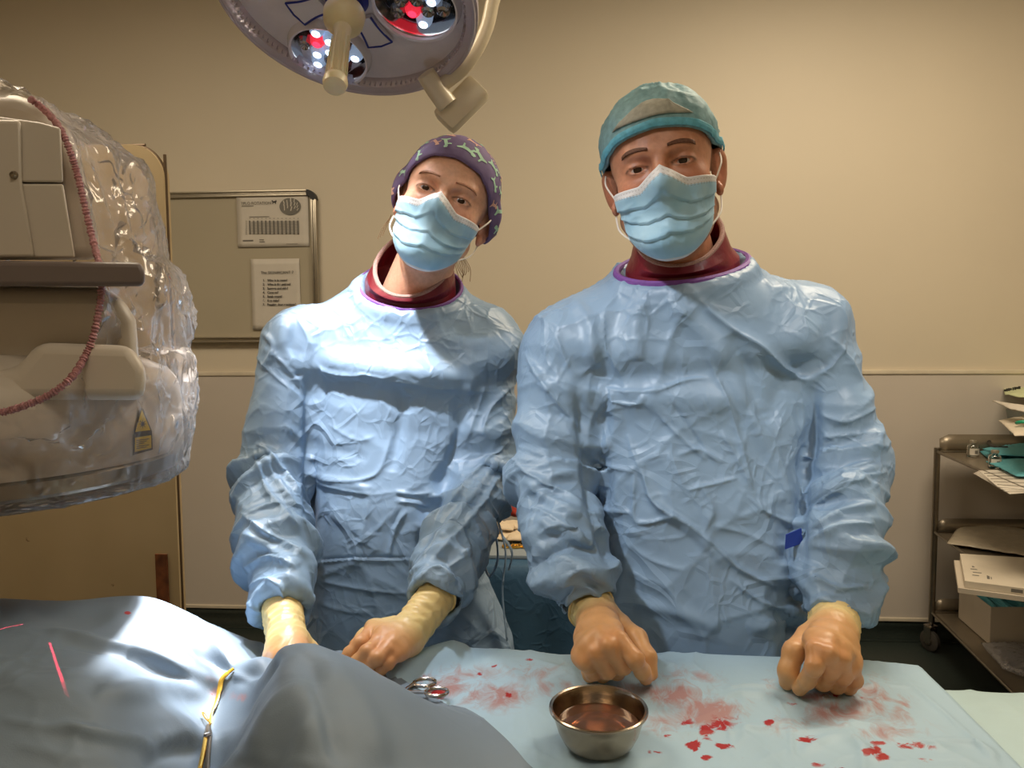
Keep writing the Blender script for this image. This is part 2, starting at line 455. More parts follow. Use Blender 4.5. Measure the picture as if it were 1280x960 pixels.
M['card'] = mat('white_cardboard', sr(196, 184, 166), .6, var=.05, vs=8)
M['tagblue'] = mat('blue_belt_card', sr(38, 62, 150), .5, var=.08)
M['gown'] = cloth('blue_gown_fabric', sr(138, 164, 190), .40, .0040, .0014, spec=.4, sc=11)
M['purple'] = mat('purple_binding', sr(122, 74, 150), .6, var=.12, vs=150, bs=400, bd=.0006)
M['maroon'] = mat('maroon_lead_vinyl', sr(112, 26, 38), .36, var=.18, vs=30, bs=45, bd=.0015)
M['binding'] = mat('grey_pink_binding', sr(168, 132, 122), .8, var=.25, vs=500, bs=700, bd=.0008)
M['white_cord'] = mat('white_elastic', sr(232, 226, 216), .6)
M['swab'] = mat('cream_swab', sr(226, 206, 176), .8, var=.06, vs=60, bs=120, bd=.002)
M['redwet'] = mat('blood_stained_swab', sr(196, 70, 52), .35, var=.35, vs=40, bs=60, bd=.002)
M['yellow'] = mat('yellow_silicone_band', sr(222, 170, 50), .4, var=.1)
M['hair'] = mat('light_brown_hair', sr(150, 112, 76), .5, var=.2)
M['brow'] = mat('brown_eyebrow_hair', sr(104, 66, 46), .7, var=.3, vs=300)
M['elastic'] = mat('pink_elastic', sr(178, 128, 130), .6, var=.3, vs=300, bs=500, bd=.001)
M['eye'] = mat('eyeball', sr(190, 170, 160), .15, var=.02); M['iris'] = mat('brown_iris', sr(48, 30, 20), .1, var=.3)
M['trouser'] = cloth('navy_trousers', sr(42, 56, 84), .8); M['clog'] = mat('white_clog', sr(210, 208, 200), .5)

M['scr'] = None
m, nt, b = nmat('scuffed_beige_enamel'); n = noise(nt, 26, 5, .6); n2 = noise(nt, 3, 3)
base = ramp(nt, n2.outputs[0], [(.3, sr(176, 154, 116)), (.7, sr(192, 170, 132))]).outputs[0]
c = mixc(nt, ramp(nt, n.outputs[0], [(.69, (0, 0, 0)), (.72, (1, 1, 1))]).outputs[0], base, sr(92, 66, 40)); nt.links.new(c, b.inputs['Base Color']); b.inputs['Roughness'].default_value = .5; M['scr'] = m
M['shelf'] = mat('brown_steel_shelf', sr(140, 128, 110), .34, .5, var=.1, vs=7)
M['greyp'] = mat('grey_plastic', sr(150, 152, 144), .5, var=.04)
M['greenpk'] = mat('pale_green_packet', sr(196, 204, 160), .5, var=.08, vs=20)
M['green'] = mat('green_rubber', sr(20, 150, 112), .4, var=.1)
M['paperfilm'] = mat('peel_pouch', sr(186, 174, 152), .3, var=.12, vs=30, bs=60, bd=.002)
M['bluepk'] = mat('grey_blue_packet', sr(120, 128, 150), .5, var=.25, vs=40)
M['matgrey'] = mat('grey_blue_mat', sr(140, 150, 156), .6, var=.05)
M['edge'] = mat('dark_edge_strip', sr(96, 78, 58), .4, .4, var=.2)
M['rust'] = mat('rusty_brown_strip', sr(110, 62, 30), .7, var=.5, vs=30, bs=80, bd=.001)
M['lampwhite'] = mat('lamp_white_plastic', sr(226, 220, 224), .25, var=.03)
M['lampplate'] = mat('lamp_grey_plate', sr(232, 224, 228), .3, var=.05, vs=20, bs=160, bd=.0006)
M['lamprim'] = mat('mauve_clear_rim', sr(232, 224, 236), .12, var=.04, vs=20, **{'Transmission Weight': .5})
M['podblack'] = mat('pod_black', sr(26, 25, 28), .25, var=.2)
M['blueline'] = mat('dark_blue_line', sr(34, 48, 140), .35, var=.05)
M['handle'] = mat('cream_silicone', sr(216, 202, 160), .38, var=.05, vs=14, **{'Subsurface Weight': .2, 'Subsurface Scale': .01})
M['cream'] = mat('cream_arm_paint', sr(222, 208, 178), .3, var=.03)
M['led_w'] = emis('white_led', (.80, .90, 1.0), 3.5); M['led_r'] = emis('red_led', (1, .02, .05), 4.0)
M['cup_off'] = mat('clear_reflector', sr(170, 166, 162), .12, .9, var=.2, vs=200)
M['cup_dull'] = mat('red_tinted_reflector', sr(140, 70, 64), .15, .8, var=.3, vs=200)
M['cup_red'] = emis('lit_red_reflector', (.9, .03, .06), .8)
M['cup_on'] = emis('lit_clear_reflector', (.45, .60, .85), .35)

def attr(nt, name):
    a = nt.nodes.new('ShaderNodeAttribute'); a.attribute_name = name; return a
# skin: colour comes from a vertex attribute (skin, lips, stubble)
m, nt, b = nmat('skin'); a = attr(nt, 'tone'); n = noise(nt, 160, 4)
nt.links.new(mixc(nt, 1.0, a.outputs[0], ramp(nt, n.outputs[0], [(.3, (.86, .84, .84)), (.7, (1, 1, 1))]).outputs[0], 'MULTIPLY'), b.inputs['Base Color'])
b.inputs['Roughness'].default_value = .42; b.inputs['Subsurface Weight'].default_value = .12; b.inputs['Subsurface Radius'].default_value = (.012, .004, .002); b.inputs['Subsurface Scale'].default_value = .5
bump(nt, b, [(n.outputs[0], .0006, .6)]); M['skin'] = m
# latex glove: colour from attribute (skin showing through the fingers, paler over the gown cuff)
m, nt, b = nmat('latex_glove'); a = attr(nt, 'tone'); n = noise(nt, 60, 3); n2 = noise(nt, 35, 2, .5, 'RIDGED_MULTIFRACTAL', .6)
nt.links.new(mixc(nt, 1.0, a.outputs[0], ramp(nt, n.outputs[0], [(.3, (.88, .86, .84)), (.7, (1, 1, 1))]).outputs[0], 'MULTIPLY'), b.inputs['Base Color'])
b.inputs['Roughness'].default_value = .4; b.inputs['Subsurface Weight'].default_value = .08; b.inputs['Subsurface Radius'].default_value = (.01, .005, .002); b.inputs['Subsurface Scale'].default_value = .4
bump(nt, b, [(n2.outputs[0], .0016, .6)]); M['glove'] = m
# drapes: base blue, 'stain' attribute r = pink smear, g = fresh blood, b = bare paper tint
def drape_mat(name, col, rough, sc=12):
    m, nt, b = nmat(name); b.inputs['Roughness'].default_value = rough; b.inputs['Specular IOR Level'].default_value = .4
    a = attr(nt, 'stain'); s = nt.nodes.new('ShaderNodeSeparateColor'); nt.links.new(a.outputs[0], s.inputs[0])
    n4 = noise(nt, 6, 4); base = ramp(nt, n4.outputs[0], [(.3, tuple(c * .93 for c in col)), (.7, tuple(min(1, c * 1.05) for c in col))]).outputs[0]
    tc = nt.nodes['TC']; mp = nt.nodes.new('ShaderNodeMapping'); mp.inputs['Scale'].default_value = (1, .6, 1); mp.inputs['Rotation'].default_value = (0, 0, .5); nt.links.new(tc.outputs['Object'], mp.inputs[0])
    sn = noise(nt, 34, 6, .68, dist=1.2, vec=mp.outputs[0]); sn2 = noise(nt, 70, 5, .6, dist=.8)
    sm = ramp(nt, math_(nt, 'ADD', s.outputs[0], math_(nt, 'MULTIPLY', math_(nt, 'SUBTRACT', sn.outputs[0], .5), 1.9)), [(.28, (0, 0, 0)), (.72, (1, 1, 1))])
    bl = ramp(nt, math_(nt, 'ADD', s.outputs[1], math_(nt, 'MULTIPLY', math_(nt, 'SUBTRACT', sn2.outputs[0], .5), 1.6)), [(.42, (0, 0, 0)), (.60, (1, 1, 1))])
    smm = math_(nt, 'MULTIPLY', sm.outputs[0], math_(nt, 'MINIMUM', math_(nt, 'MULTIPLY', s.outputs[0], 1.7), .9))
    c1 = mixc(nt, smm, base, sr(176, 126, 122)); c2 = mixc(nt, math_(nt, 'MULTIPLY', bl.outputs[0], math_(nt, 'MINIMUM', math_(nt, 'MULTIPLY', s.outputs[1], 2.0), 1.0)), c1, sr(168, 20, 22))
    nt.links.new(c2, b.inputs['Base Color'])
    n1 = noise(nt, sc, 2, .45, 'RIDGED_MULTIFRACTAL', .6); n2 = noise(nt, sc * 4.5, 2, .5, 'RIDGED_MULTIFRACTAL', .7); n3 = noise(nt, 800, 2)
    bump(nt, b, [(n1.outputs[0], .0035, .35), (n2.outputs[0], .0009, .5), (n3.outputs[0], .0003, .5)])
    return m
M['drape_blue'] = drape_mat('blue_paper_drape', sr(176, 206, 226), .5)
M['drape_grey'] = drape_mat('slate_blue_drape', sr(130, 146, 162), .55, 7)
M['drape_pale'] = drape_mat('pale_blue_sheet', sr(190, 216, 220), .6)
# thin clear film
def film(name, tint, white=.12, rough=.12, sc=30, face=.5):
    m, nt, b = nmat(name); nt.nodes.remove(b); out = nt.nodes['Material Output']
    tr = nt.nodes.new('ShaderNodeBsdfTransparent'); gl = nt.nodes.new('ShaderNodeBsdfGlossy'); df = nt.nodes.new('ShaderNodeBsdfDiffuse'); tl = nt.nodes.new('ShaderNodeBsdfTranslucent')
    tr.inputs[0].default_value = C4(tint); gl.inputs['Roughness'].default_value = rough; df.inputs[0].default_value = (.9, .86, .84, 1); tl.inputs[0].default_value = (.9, .86, .84, 1)
    n1 = noise(nt, sc, 3, .5, 'RIDGED_MULTIFRACTAL', .9); n2 = noise(nt, sc * .35, 2, .5, 'RIDGED_MULTIFRACTAL', .6)
    b1 = nt.nodes.new('ShaderNodeBump'); b1.inputs['Distance'].default_value = .01; b1.inputs['Strength'].default_value = .7; nt.links.new(n1.outputs[0], b1.inputs['Height'])
    b2 = nt.nodes.new('ShaderNodeBump'); b2.inputs['Distance'].default_value = .02; b2.inputs['Strength'].default_value = .5; nt.links.new(n2.outputs[0], b2.inputs['Height']); nt.links.new(b1.outputs[0], b2.inputs['Normal'])
    nt.links.new(b2.outputs[0], gl.inputs['Normal']); nt.links.new(b2.outputs[0], df.inputs['Normal'])
    lw = nt.nodes.new('ShaderNodeLayerWeight'); lw.inputs[0].default_value = .25; nt.links.new(b2.outputs[0], lw.inputs['Normal'])
    md = nt.nodes.new('ShaderNodeMixShader'); md.inputs[0].default_value = .5; nt.links.new(df.outputs[0], md.inputs[1]); nt.links.new(tl.outputs[0], md.inputs[2])
    m1 = nt.nodes.new('ShaderNodeMixShader'); nt.links.new(tr.outputs[0], m1.inputs[1]); nt.links.new(md.outputs[0], m1.inputs[2])
    nt.links.new(math_(nt, 'MINIMUM', math_(nt, 'ADD', white, math_(nt, 'MULTIPLY', lw.outputs['Facing'], face)), .75), m1.inputs[0])
    m2 = nt.nodes.new('ShaderNodeMixShader'); nt.links.new(m1.outputs[0], m2.inputs[1]); nt.links.new(gl.outputs[0], m2.inputs[2])
    nt.links.new(math_(nt, 'ADD', .03, math_(nt, 'MULTIPLY', lw.outputs['Fresnel'], face * 1.7)), m2.inputs[0])
    nt.links.new(m2.outputs[0], out.inputs[0]); return m
M['film'] = film('clear_plastic_cover', (.97, .95, .96), .09, .13, 36)
M['bag'] = film('clear_plastic_bag', (.95, .95, .97), .2, .2, 40)
M['lens'] = film('clear_lamp_cover', (.99, .99, .99), .0, .05, 3, .04)
m, nt, b = nmat('vial_glass'); b.inputs['Transmission Weight'].default_value = 1; b.inputs['Roughness'].default_value = .05; b.inputs['Base Color'].default_value = (.95, .96, .95, 1); M['glass'] = m
m, nt, b = nmat('pink_saline'); b.inputs['Transmission Weight'].default_value = .9; b.inputs['Roughness'].default_value = .02; b.inputs['IOR'].default_value = 1.33; b.inputs['Base Color'].default_value = C4(sr(226, 180, 150))
bump(nt, b, [(noise(nt, 30, 2).outputs[0], .002, .3)]); M['liquid'] = m

# ------------------------------------------------------------------ setting
XL, XR, YN, YW = -3.3, 2.9, -1.6, 3.42
def slab(name, lo, hi, mt, kind='structure', bev=0, **k):
    lo = np.array(lo, float); hi = np.array(hi, float)
    o = MB().box((lo + hi) / 2, (hi - lo) / 2, bev=bev).build(name, mt, smooth=bev > 0, **k)
    if kind: o['kind'] = kind
    return o
DADO = float(PY(900, 464, YW)[2]); BASE = float(PY(1000, 771, YW)[2])
slab('floor', (XL - .1, YN - .1, -.1), (XR + .1, YW + .1, 0), M['floor'])
slab('ceiling', (XL - .1, YN - .1, CEIL), (XR + .1, YW + .1, CEIL + .1), M['ceil'])
slab('wall_back', (XL - .1, YW, 0), (XR + .1, YW + .1, CEIL), M['wall_up'])
slab('wall_left', (XL - .1, YN, 0), (XL, YW, CEIL), M['wall_up'])
slab('wall_right', (XR, YN, 0), (XR + .1, YW, CEIL), M['wall_up'])
slab('wall_front', (XL - .1, YN - .1, 0), (XR + .1, YN, CEIL), M['wall_up'])
t = slab('trim_1', (XL, YW - .008, BASE), (XR, YW, DADO - .006), M['wall_low']); t['label'] = 'taupe plastic cladding on the lower wall'
t = slab('trim_2', (XL, YW - .014, DADO - .014), (XR, YW, DADO + .004), M['trim'], bev=.003); t['label'] = 'pale beige capping strip along the top of the cladding'
t = slab('trim_3', (XL, YW - .014, BASE - .008), (XR, YW, BASE + .008), M['trim'], bev=.003); t['label'] = 'beige strip above the dark coved skirting'
# coved skirting: the floor vinyl carried up the wall
mb = MB(); pr = [(0, BASE - .008)] + [(-.004 - .045 * (1 - math.cos(a)), .05 * (1 - math.sin(a)) + .0) for a in np.linspace(0, math.pi / 2, 7)]
rings = [[(x, YW + d - .004, z) for d, z in pr] for x in (XL, XR)]
mb.ring_loft(rings, False, False, close=False); o = mb.build('baseboard_back', M['floor']); o['kind'] = 'structure'; mod(o, 'SOLIDIFY', thickness=.003)
# light panels in the ceiling
for k_, (x, y, _) in enumerate(PANELS):
    r = root('ceiling_light', (x, y, CEIL - .02), 'recessed white ceiling light panel ' + ('to the right above the people', 'to the left above the X-ray head, added to brighten the wall', 'over the near side of the operating table')[k_], 'ceiling light')
    mb = MB(); mb.box((x, y - .33, CEIL - .012), (.64, .03, .012)); mb.box((x, y + .33, CEIL - .012), (.64, .03, .012)); mb.box((x - .63, y, CEIL - .012), (.03, .3, .012)); mb.box((x + .63, y, CEIL - .012), (.03, .3, .012))
    mb.build('frame', M['alu'], r, smooth=False)
    MB().box((x, y, CEIL - .006), (.6, .3, .004)).build('diffuser', emis('lit_diffuser', (1, .93, .82), 1.0), r, smooth=False)

# ------------------------------------------------------------------ whiteboard with its two notices
WB = YW - .022
def wp(px, py, off=0): return PY(px, py, WB - off)
def rect_wall(name, px0, py0, px1, py1, off, th, mt, parent, bend=0, rot=0, **k):
    a = wp(px0, py0); c = wp(px1, py1); x0, x1, z0, z1 = a[0], c[0], c[2], a[2]
    n = 12; V = []; cx, cz = (x0 + x1) / 2, (z0 + z1) / 2
    for j in range(n + 1):
        for i in range(n + 1):
            u, v = i / n, j / n; x = x0 + (x1 - x0) * u; z = z1 + (z0 - z1) * v
            dx, dz = x - cx, z - cz; x = cx + dx * math.cos(rot) - dz * math.sin(rot); z = cz + dx * math.sin(rot) + dz * math.cos(rot)
            V.append((x, WB - off - bend * (math.sin(3 * u + 1) * v * v + .3 * math.sin(7 * v)), z))
    o = mk(name, V, grid_faces(n + 1, n + 1), mt, parent, smooth=bend > 0, **k)
    if th: mod(o, 'SOLIDIFY', thickness=th, offset=0)
    return o
tr_ = wp(392, 241); bl_ = wp(392, 424)
x1, zt, zb = tr_[0], tr_[2], bl_[2]; x0 = x1 - 1.2
wb = root('whiteboard', ((x0 + x1) / 2, YW, zb), 'wall-mounted whiteboard with aluminium frame beside the left person', 'whiteboard')
MB().box(((x0 + x1) / 2, YW - .011, (zt + zb) / 2), ((x1 - x0) / 2 - .01, .011, (zt - zb) / 2 - .01)).build('board', M['whiteb'], wb, smooth=False)
def rail(name, a, b, horiz):
    mb = MB(); c = (np.array(a) + np.array(b)) / 2; L = np.abs(np.array(b) - np.array(a)) / 2
    for off, w_, d in ((-.009, .004, .009), (0, .0045, .006), (.009, .004, .010)):
        h = (L[0], d, w_) if horiz else (w_, d, L[2]); cc = c + (np.array([0, 0, off]) if horiz else np.array([off, 0, 0]))
        mb.box((cc[0], YW - .022 - d * .4, cc[2]), h, bev=.0015)
    return mb.build(name, M['alu'], wb)
rail('frame_rail', (x0 + .03, 0, zt), (x1 - .03, 0, zt), True); rail('frame_rail', (x0 + .03, 0, zb), (x1 - .03, 0, zb), True)
rail('frame_rail', (x1, 0, zb + .03), (x1, 0, zt - .03), False); rail('frame_rail', (x0, 0, zb + .03), (x0, 0, zt - .03), False)
for sx, xx in ((1, x1), (-1, x0)):
    for sz, zz in ((1, zt), (-1, zb)):
        rr = .045; cxx, czz = xx - sx * (rr - .014), zz - sz * (rr - .014)
        pts = [(cxx + sx * rr * math.cos(a) * 1, YW - .022, czz + sz * rr * math.sin(a)) for a in np.linspace(0, math.pi / 2, 9)]
        q = [(cxx + sx * (rr - .026) * math.cos(a), YW - .022, czz + sz * (rr - .026) * math.sin(a)) for a in np.linspace(0, math.pi / 2, 9)]
        mb = MB(); rings = []
        for p_, q_ in zip(pts, q): rings.append([(p_[0], YW - .004, p_[2]), (p_[0], YW - .034, p_[2]), (q_[0], YW - .034, q_[2]), (q_[0], YW - .004, q_[2])])
        mb.ring_loft(rings); mb.build('corner_cap', M['black'], wb)
def text(name, s, px, py, size, mt, parent, off, align='LEFT', bold=0.0, rot=0):
    c = bpy.data.curves.new(name, 'FONT'); c.body = s; c.size = size; c.align_x = align; c.extrude = .0002; c.offset = bold; c.space_line = 1.0
    c.materials.append(mt); o = bpy.data.objects.new(name, c); COL.objects.link(o)
    p = wp(px, py, off); o.location = p - wloc(parent); o.rotation_euler = (R_(90), rot, 0)
    me = bpy.data.meshes.new_from_object(o); me.name = name; loc = o.location.copy(); re_ = o.rotation_euler.copy(); bpy.data.objects.remove(o)
    o = bpy.data.objects.new(name, me); COL.objects.link(o); o.location = loc; o.rotation_euler = re_; o.parent = parent; return o
pp = root('notice', wp(342, 307), 'landscape laminated notice headed TPLO ROTATION with table, top right of whiteboard', 'notice', 'notices on the whiteboard')
rect_wall('sheet', 296, 245, 387, 308, .005, .0006, M['paper'], pp, .0015)
text('heading', 'TPLO ROTATION', 301, 256, .0178, M['ink_g'], pp, .009)
rect_wall('underline', 303, 257.6, 318, 258.1, .0085, .0002, M['ink_g'], pp)
mb = MB()  # little dog silhouette beside the heading
def wallp(x, y, d): p = wp(x, y); return (p[0], WB - d, p[2])
mb.prism([(340, 251), (341.5, 250.6), (342.2, 252), (345, 251.6), (346, 250), (346.6, 252.4), (345.4, 253.4), (345.8, 255.4), (345.2, 255.4), (344.4, 253.6), (342.4, 253.6), (342, 255.4), (341.4, 255.4), (341.6, 253.2)], .008, .0086, wallp); mb.build('dog_silhouette', M['ink'], pp, smooth=False)
mb = MB(); c0 = wallp(363.5, 258.5, .0078); mb.add([(c0[0] + .049 * math.cos(a), WB - .0078, c0[2] + .038 * math.sin(a)) for a in np.linspace(0, 2 * math.pi, 32, endpoint=False)], [tuple(range(32))]); mb.build('picture_disc', M['ink_g'], pp, smooth=False)
mb = MB()
for k, (bx, by, bw, bh) in enumerate([(356, 259, 1.6, 6), (360, 257, 1.5, 5), (364.5, 258, 2, 8), (369, 257, 1.4, 6), (372.5, 260, 1.3, 5)]):
    for q in range(3):
        a = wallp(bx + q * .4 - .4, by - bh + q * bh * .7, .0088); mb.box(a, (bw * .0012, .0002, bh * .0012), rotm('Y', (k - 2) * 9 + q * 8))
mb.build('picture_figures', M['paper'], pp, smooth=False)
for k in range(13):
    rect_wall('table_column', 312 + k * 5, 276, 314.6 + k * 5, 293, .0085, .0002, M['ink_g'], pp); 
mb = MB()
for k in range(13): mb.box(wallp(313.4 + k * 5, 273.3, .0084), (.002, .0001, .0015))
for r_ in range(10): mb.box(wallp(308.8, 276.5 + r_ * 1.8, .0084), (.003, .0001, .0009))
for r_ in range(12): mb.box(wallp(344, 277 + r_ * 1.4, .0088), (.106, .00005, .0005))
mb.box(wallp(325, 271.2, .0084), (.046, .0001, .001)); mb.box(wallp(311, 301, .0084), (.024, .0001, .003)); mb.box(wallp(328, 300, .0084), (.011, .0001, .0015)); mb.box(wallp(328.5, 302.5, .0084), (.013, .0001, .0015)); mb.box(wallp(366, 305, .0084), (.026, .0001, .0009))
mb.build('small_print', M['ink_g'], pp, smooth=False)
pp = root('notice', wp(345, 410), 'portrait notice headed The SIGNIFICANT 7 with numbered questions, lower on the whiteboard', 'notice', 'notices on the whiteboard')
rect_wall('sheet', 314, 324, 377, 412, .005, .0006, M['paper'], pp, .002)
text('heading', 'The SIGNIFICANT 7', 326, 342.5, .0175, M['ink'], pp, .010)
for k, s in enumerate(['Who is in room?', 'Who is the patient?', 'Surgery and side?', 'Consent?', 'Swab count?', 'Key risks?', 'Possible drug reactions?']):
    text('list_line', '%d.   %s' % (k + 1, s), 328.5, 351.7 + k * 5.05, .0135, M['ink'], pp, .010, bold=.0004)
pp = None
# ------------------------------------------------------------------ people
def head_prims(C, Rh, s, fem):
    """list of (kind, args) in world space; s = scale"""
    W = lambda p: C + Rh @ (np.array(p) * s)
    out = []
    E = lambda c, r, k=.015, sub=False, R=None: out.append(('e', W(c), np.array(r) * s, Rh if R is None else Rh @ R, k * s, sub))
    K = lambda a, b, ra, rb, k=.012, sub=False: out.append(('c', W(a), W(b), ra * s, rb * s, k * s, sub))
    E((0, .012, .035), (.076, .096, .083)); E((0, -.035, .02), (.064, .056, .06), .03); E((0, -.03, -.04), (.058, .056, .07), .03)
    jw = .044 if fem else .052
    E((0, -.040, -.088), (jw, .046, .034), .03); K((-jw - .004, .0, -.06), (-.02, -.06, -.103), .018, .016, .03); K((jw + .004, .0, -.06), (.02, -.06, -.103), .018, .016, .03)
    E((0, -.078, -.107), (.018, .015, .014), .02)
    K((-.040, -.077, .021), (-.012, -.088, .017), .008, .009, .012); K((.012, -.088, .017), (.040, -.077, .021), .009, .008, .012)
    K((0, -.086, .012), (0, -.108, -.026), .008, .011, .012); E((0, -.113, -.032), (.012, .012, .010), .008)
    for q in (-1, 1):
        E((q * .013, -.100, -.035), (.009, .010, .008), .006)
        E((q * .038, -.058, -.030), (.022, .022, .018), .03)
        E((q * .032, -.094, .000), (.019, .0095, .0105), .010, True)
        E((q * .032, -.0735, -.001), (.0175, .0162, .0150), .004)         # lids
        # palpebral slit
        E((q * .0325, -.0900, -.0022), (.0152, .0075, .0033 if not fem else .0037), .0012, True)
        # ear
        Re = rotm('Z', q * -32) @ rotm('Y', q * 8)
        E((q * .083, .014, -.006), (.006, .020, .033), .006, R=Re); E((q * .084, .017, .010), (.0065, .021, .018), .004, R=Re)
        E((q * .089, .007, -.003), (.006, .010, .017), .005, True, R=Re); E((q * .079, .002, -.036), (.006, .009, .010), .006)
    E((0, -.088, -.070), (.024, .014, .012), .01); 
    for q in (-1, 1): K((q * .02, -.092, -.070), (0, -.099, -.067), .004, .005, .004); 
    K((-.018, -.093, -.076), (.018, -.093, -.076), .005, .005, .004)
    return out, W
def apply_prims(S, prims):
    for p in prims:
        if p[0] == 'e': S.ell(p[1], p[2], p[3], p[4], p[5])
        else: S.cap(p[1], p[2], p[3], p[4], p[5], p[6])
def head_dist(q):
    """plain distance-like field in head space used to lay masks on a face (no eyes, ears)"""
    def e(c, r): 
        c = np.array(c); r = np.array(r); k0 = np.linalg.norm((q - c) / r, axis=1); k1 = np.linalg.norm((q - c) / r ** 2, axis=1) + 1e-9; return k0 * (k0 - 1) / k1
    def c_(a, b, ra, rb):
        a = np.array(a, float); b = np.array(b, float); ab = b - a; t = np.clip((q - a) @ ab / (ab @ ab), 0, 1)
        return np.linalg.norm(q - a - t[:, None] * ab, axis=1) - (ra + (rb - ra) * t)
    def sm(a, b, k): h = np.clip(.5 + .5 * (a - b) / k, 0, 1); return a * (1 - h) + b * h - k * h * (1 - h)
    d = e((0, .012, .035), (.076, .096, .083)); d = sm(d, e((0, -.035, .02), (.064, .056, .06)), .03); d = sm(d, e((0, -.03, -.04), (.060, .060, .075)), .03)
    d = sm(d, e((0, -.042, -.088), (.052, .048, .036)), .03); d = sm(d, c_((0, -.086, .012), (0, -.114, -.030), .008, .012), .03)
    d = sm(d, e((0, -.075, -.107), (.026, .022, .018)), .03)
    for sx in (-1, 1): d = sm(d, e((sx * .038, -.058, -.030), (.022, .022, .018)), .03)
    return d
def march(O, D, f, off, t0=.02, t1=.22, n=110):
    ts = np.linspace(t1, t0, n); hit = np.full(len(O), t0); done = np.zeros(len(O), bool); prev = None
    for t in ts:
        d = f(O + D * t) - off
        if prev is not None:
            c = (~done) & (d < 0) & (prev >= 0); hit[c] = t + (ts[0] - ts[1]) * (-d[c]) / (prev[c] - d[c]); done |= c
        else: done |= False
        prev = d
    return O + D * hit[:, None]

def crumple(Pn, sc, seed, warp=.5):
    """angular paper-like creasing: difference of the two nearest random cell planes"""
    q = Pn * sc; q = q + warp * np.stack([vn(q * .6 + 1.7, seed + 41), vn(q * .6 + 6.1, seed + 42), vn(q * .6 + 3.9, seed + 43)], 1)
    i = np.floor(q); b1 = np.full(len(q), 9.); b2 = np.full(len(q), 9.); h1 = np.zeros(len(q))
    for dx in (-1, 0, 1):
        for dy in (-1, 0, 1):
            for dz in (-1, 0, 1):
                c = i + [dx, dy, dz]; a = (c[:, 0], c[:, 1], c[:, 2])
                p = c + .5 + .45 * np.stack([_h(*a, seed), _h(*a, seed + 1), _h(*a, seed + 2)], 1)
                d = np.linalg.norm(q - p, axis=1)
                nr_ = d < b1; b2 = np.where(nr_, b1, np.minimum(b2, d)); b1 = np.where(nr_, d, b1)
    return (np.exp(-(b2 - b1) / .10) * np.clip(h1 * 0 + .5 + 1.6 * vn(q * .45 + 8.8, seed + 50), 0, 1)) * 1.0 + .22 * (b1 - .5)
# mask material: white band and edges, dotted seam, blue body, pleat sides
m, nt, b = nmat('surgical_mask_fabric'); uvn = nt.nodes.new('ShaderNodeUVMap'); sp = nt.nodes.new('ShaderNodeSeparateXYZ'); nt.links.new(uvn.outputs[0], sp.inputs[0])
U, Vv = sp.outputs[0], sp.outputs[1]
def band(x, lo, hi):
    return math_(nt, 'MULTIPLY', math_(nt, 'GREATER_THAN', x, lo), math_(nt, 'LESS_THAN', x, hi))
top = math_(nt, 'LESS_THAN', Vv, .105); bot = math_(nt, 'GREATER_THAN', Vv, .975)
dots = math_(nt, 'GREATER_THAN', math_(nt, 'SINE', math_(nt, 'MULTIPLY', U, 260)), .0)
seam = math_(nt, 'MULTIPLY', dots, math_(nt, 'ADD', band(Vv, .040, .050), math_(nt, 'ADD', band(Vv, .092, .102), band(Vv, .112, .122))))
sd = math_(nt, 'ADD', math_(nt, 'LESS_THAN', U, .06), math_(nt, 'GREATER_THAN', U, .94))
sdd = math_(nt, 'MULTIPLY', sd, math_(nt, 'GREATER_THAN', math_(nt, 'SINE', math_(nt, 'MULTIPLY', Vv, 150)), .1))
n = noise(nt, 25, 3)
body_ = ramp(nt, n.outputs[0], [(.3, sr(150, 196, 222)), (.7, sr(176, 212, 230))]).outputs[0]
c = mixc(nt, math_(nt, 'MAXIMUM', top, bot), body_, sr(224, 222, 222)); c = mixc(nt, math_(nt, 'MULTIPLY', seam, .6), c, sr(150, 140, 138)); c = mixc(nt, math_(nt, 'MULTIPLY', sdd, .45), c, sr(220, 232, 238))
nt.links.new(c, b.inputs['Base Color']); b.inputs['Roughness'].default_value = .5
bump(nt, b, [(noise(nt, 900, 2).outputs[0], .0002, .6), (math_(nt, 'ADD', seam, sdd), -.0004, .6), (noise(nt, 30, 2, .5, 'RIDGED_MULTIFRACTAL').outputs[0], .0015, .5)])
M['mask'] = m
# bouffant cap
def cap_mat(name, col, rough=.6, trans=.25):
    m, nt, b = nmat(name); n = noise(nt, 120, 4); n0 = noise(nt, 14, 3, .5, 'RIDGED_MULTIFRACTAL', .5)
    nt.links.new(ramp(nt, n.outputs[0], [(.25, tuple(c * .78 for c in col)), (.75, tuple(min(1, c * 1.2) for c in col))]).outputs[0], b.inputs['Base Color'])
    b.inputs['Roughness'].default_value = rough
    bump(nt, b, [(n0.outputs[0], .004, .6), (noise(nt, 60, 3, .5, 'RIDGED_MULTIFRACTAL', .8).outputs[0], .0015, .7), (n.outputs[0], .0005, .7)]); return m
M['cap_teal'] = cap_mat('teal_bouffant_fabric', sr(128, 170, 178)); M['cap_band'] = cap_mat('blue_elastic_band_fabric', sr(104, 184, 208)); M['cap_pale'] = cap_mat('pale_cap_gusset', sr(172, 170, 156))
m, nt, b = nmat('purple_printed_cotton'); n = noise(nt, 5, 2); vecn = nt.nodes['TC'].outputs['Object']
base = ramp(nt, n.outputs[0], [(.35, sr(100, 82, 122)), (.65, sr(128, 106, 148))]).outputs[0]
nt.links.new(base, b.inputs['Base Color']); b.inputs['Roughness'].default_value = .75
bump(nt, b, [(noise(nt, 30, 3, .5, 'RIDGED_MULTIFRACTAL', .5).outputs[0], .003, .5), (noise(nt, 900, 2).outputs[0], .0003, .6)]); M['cap_print'] = m
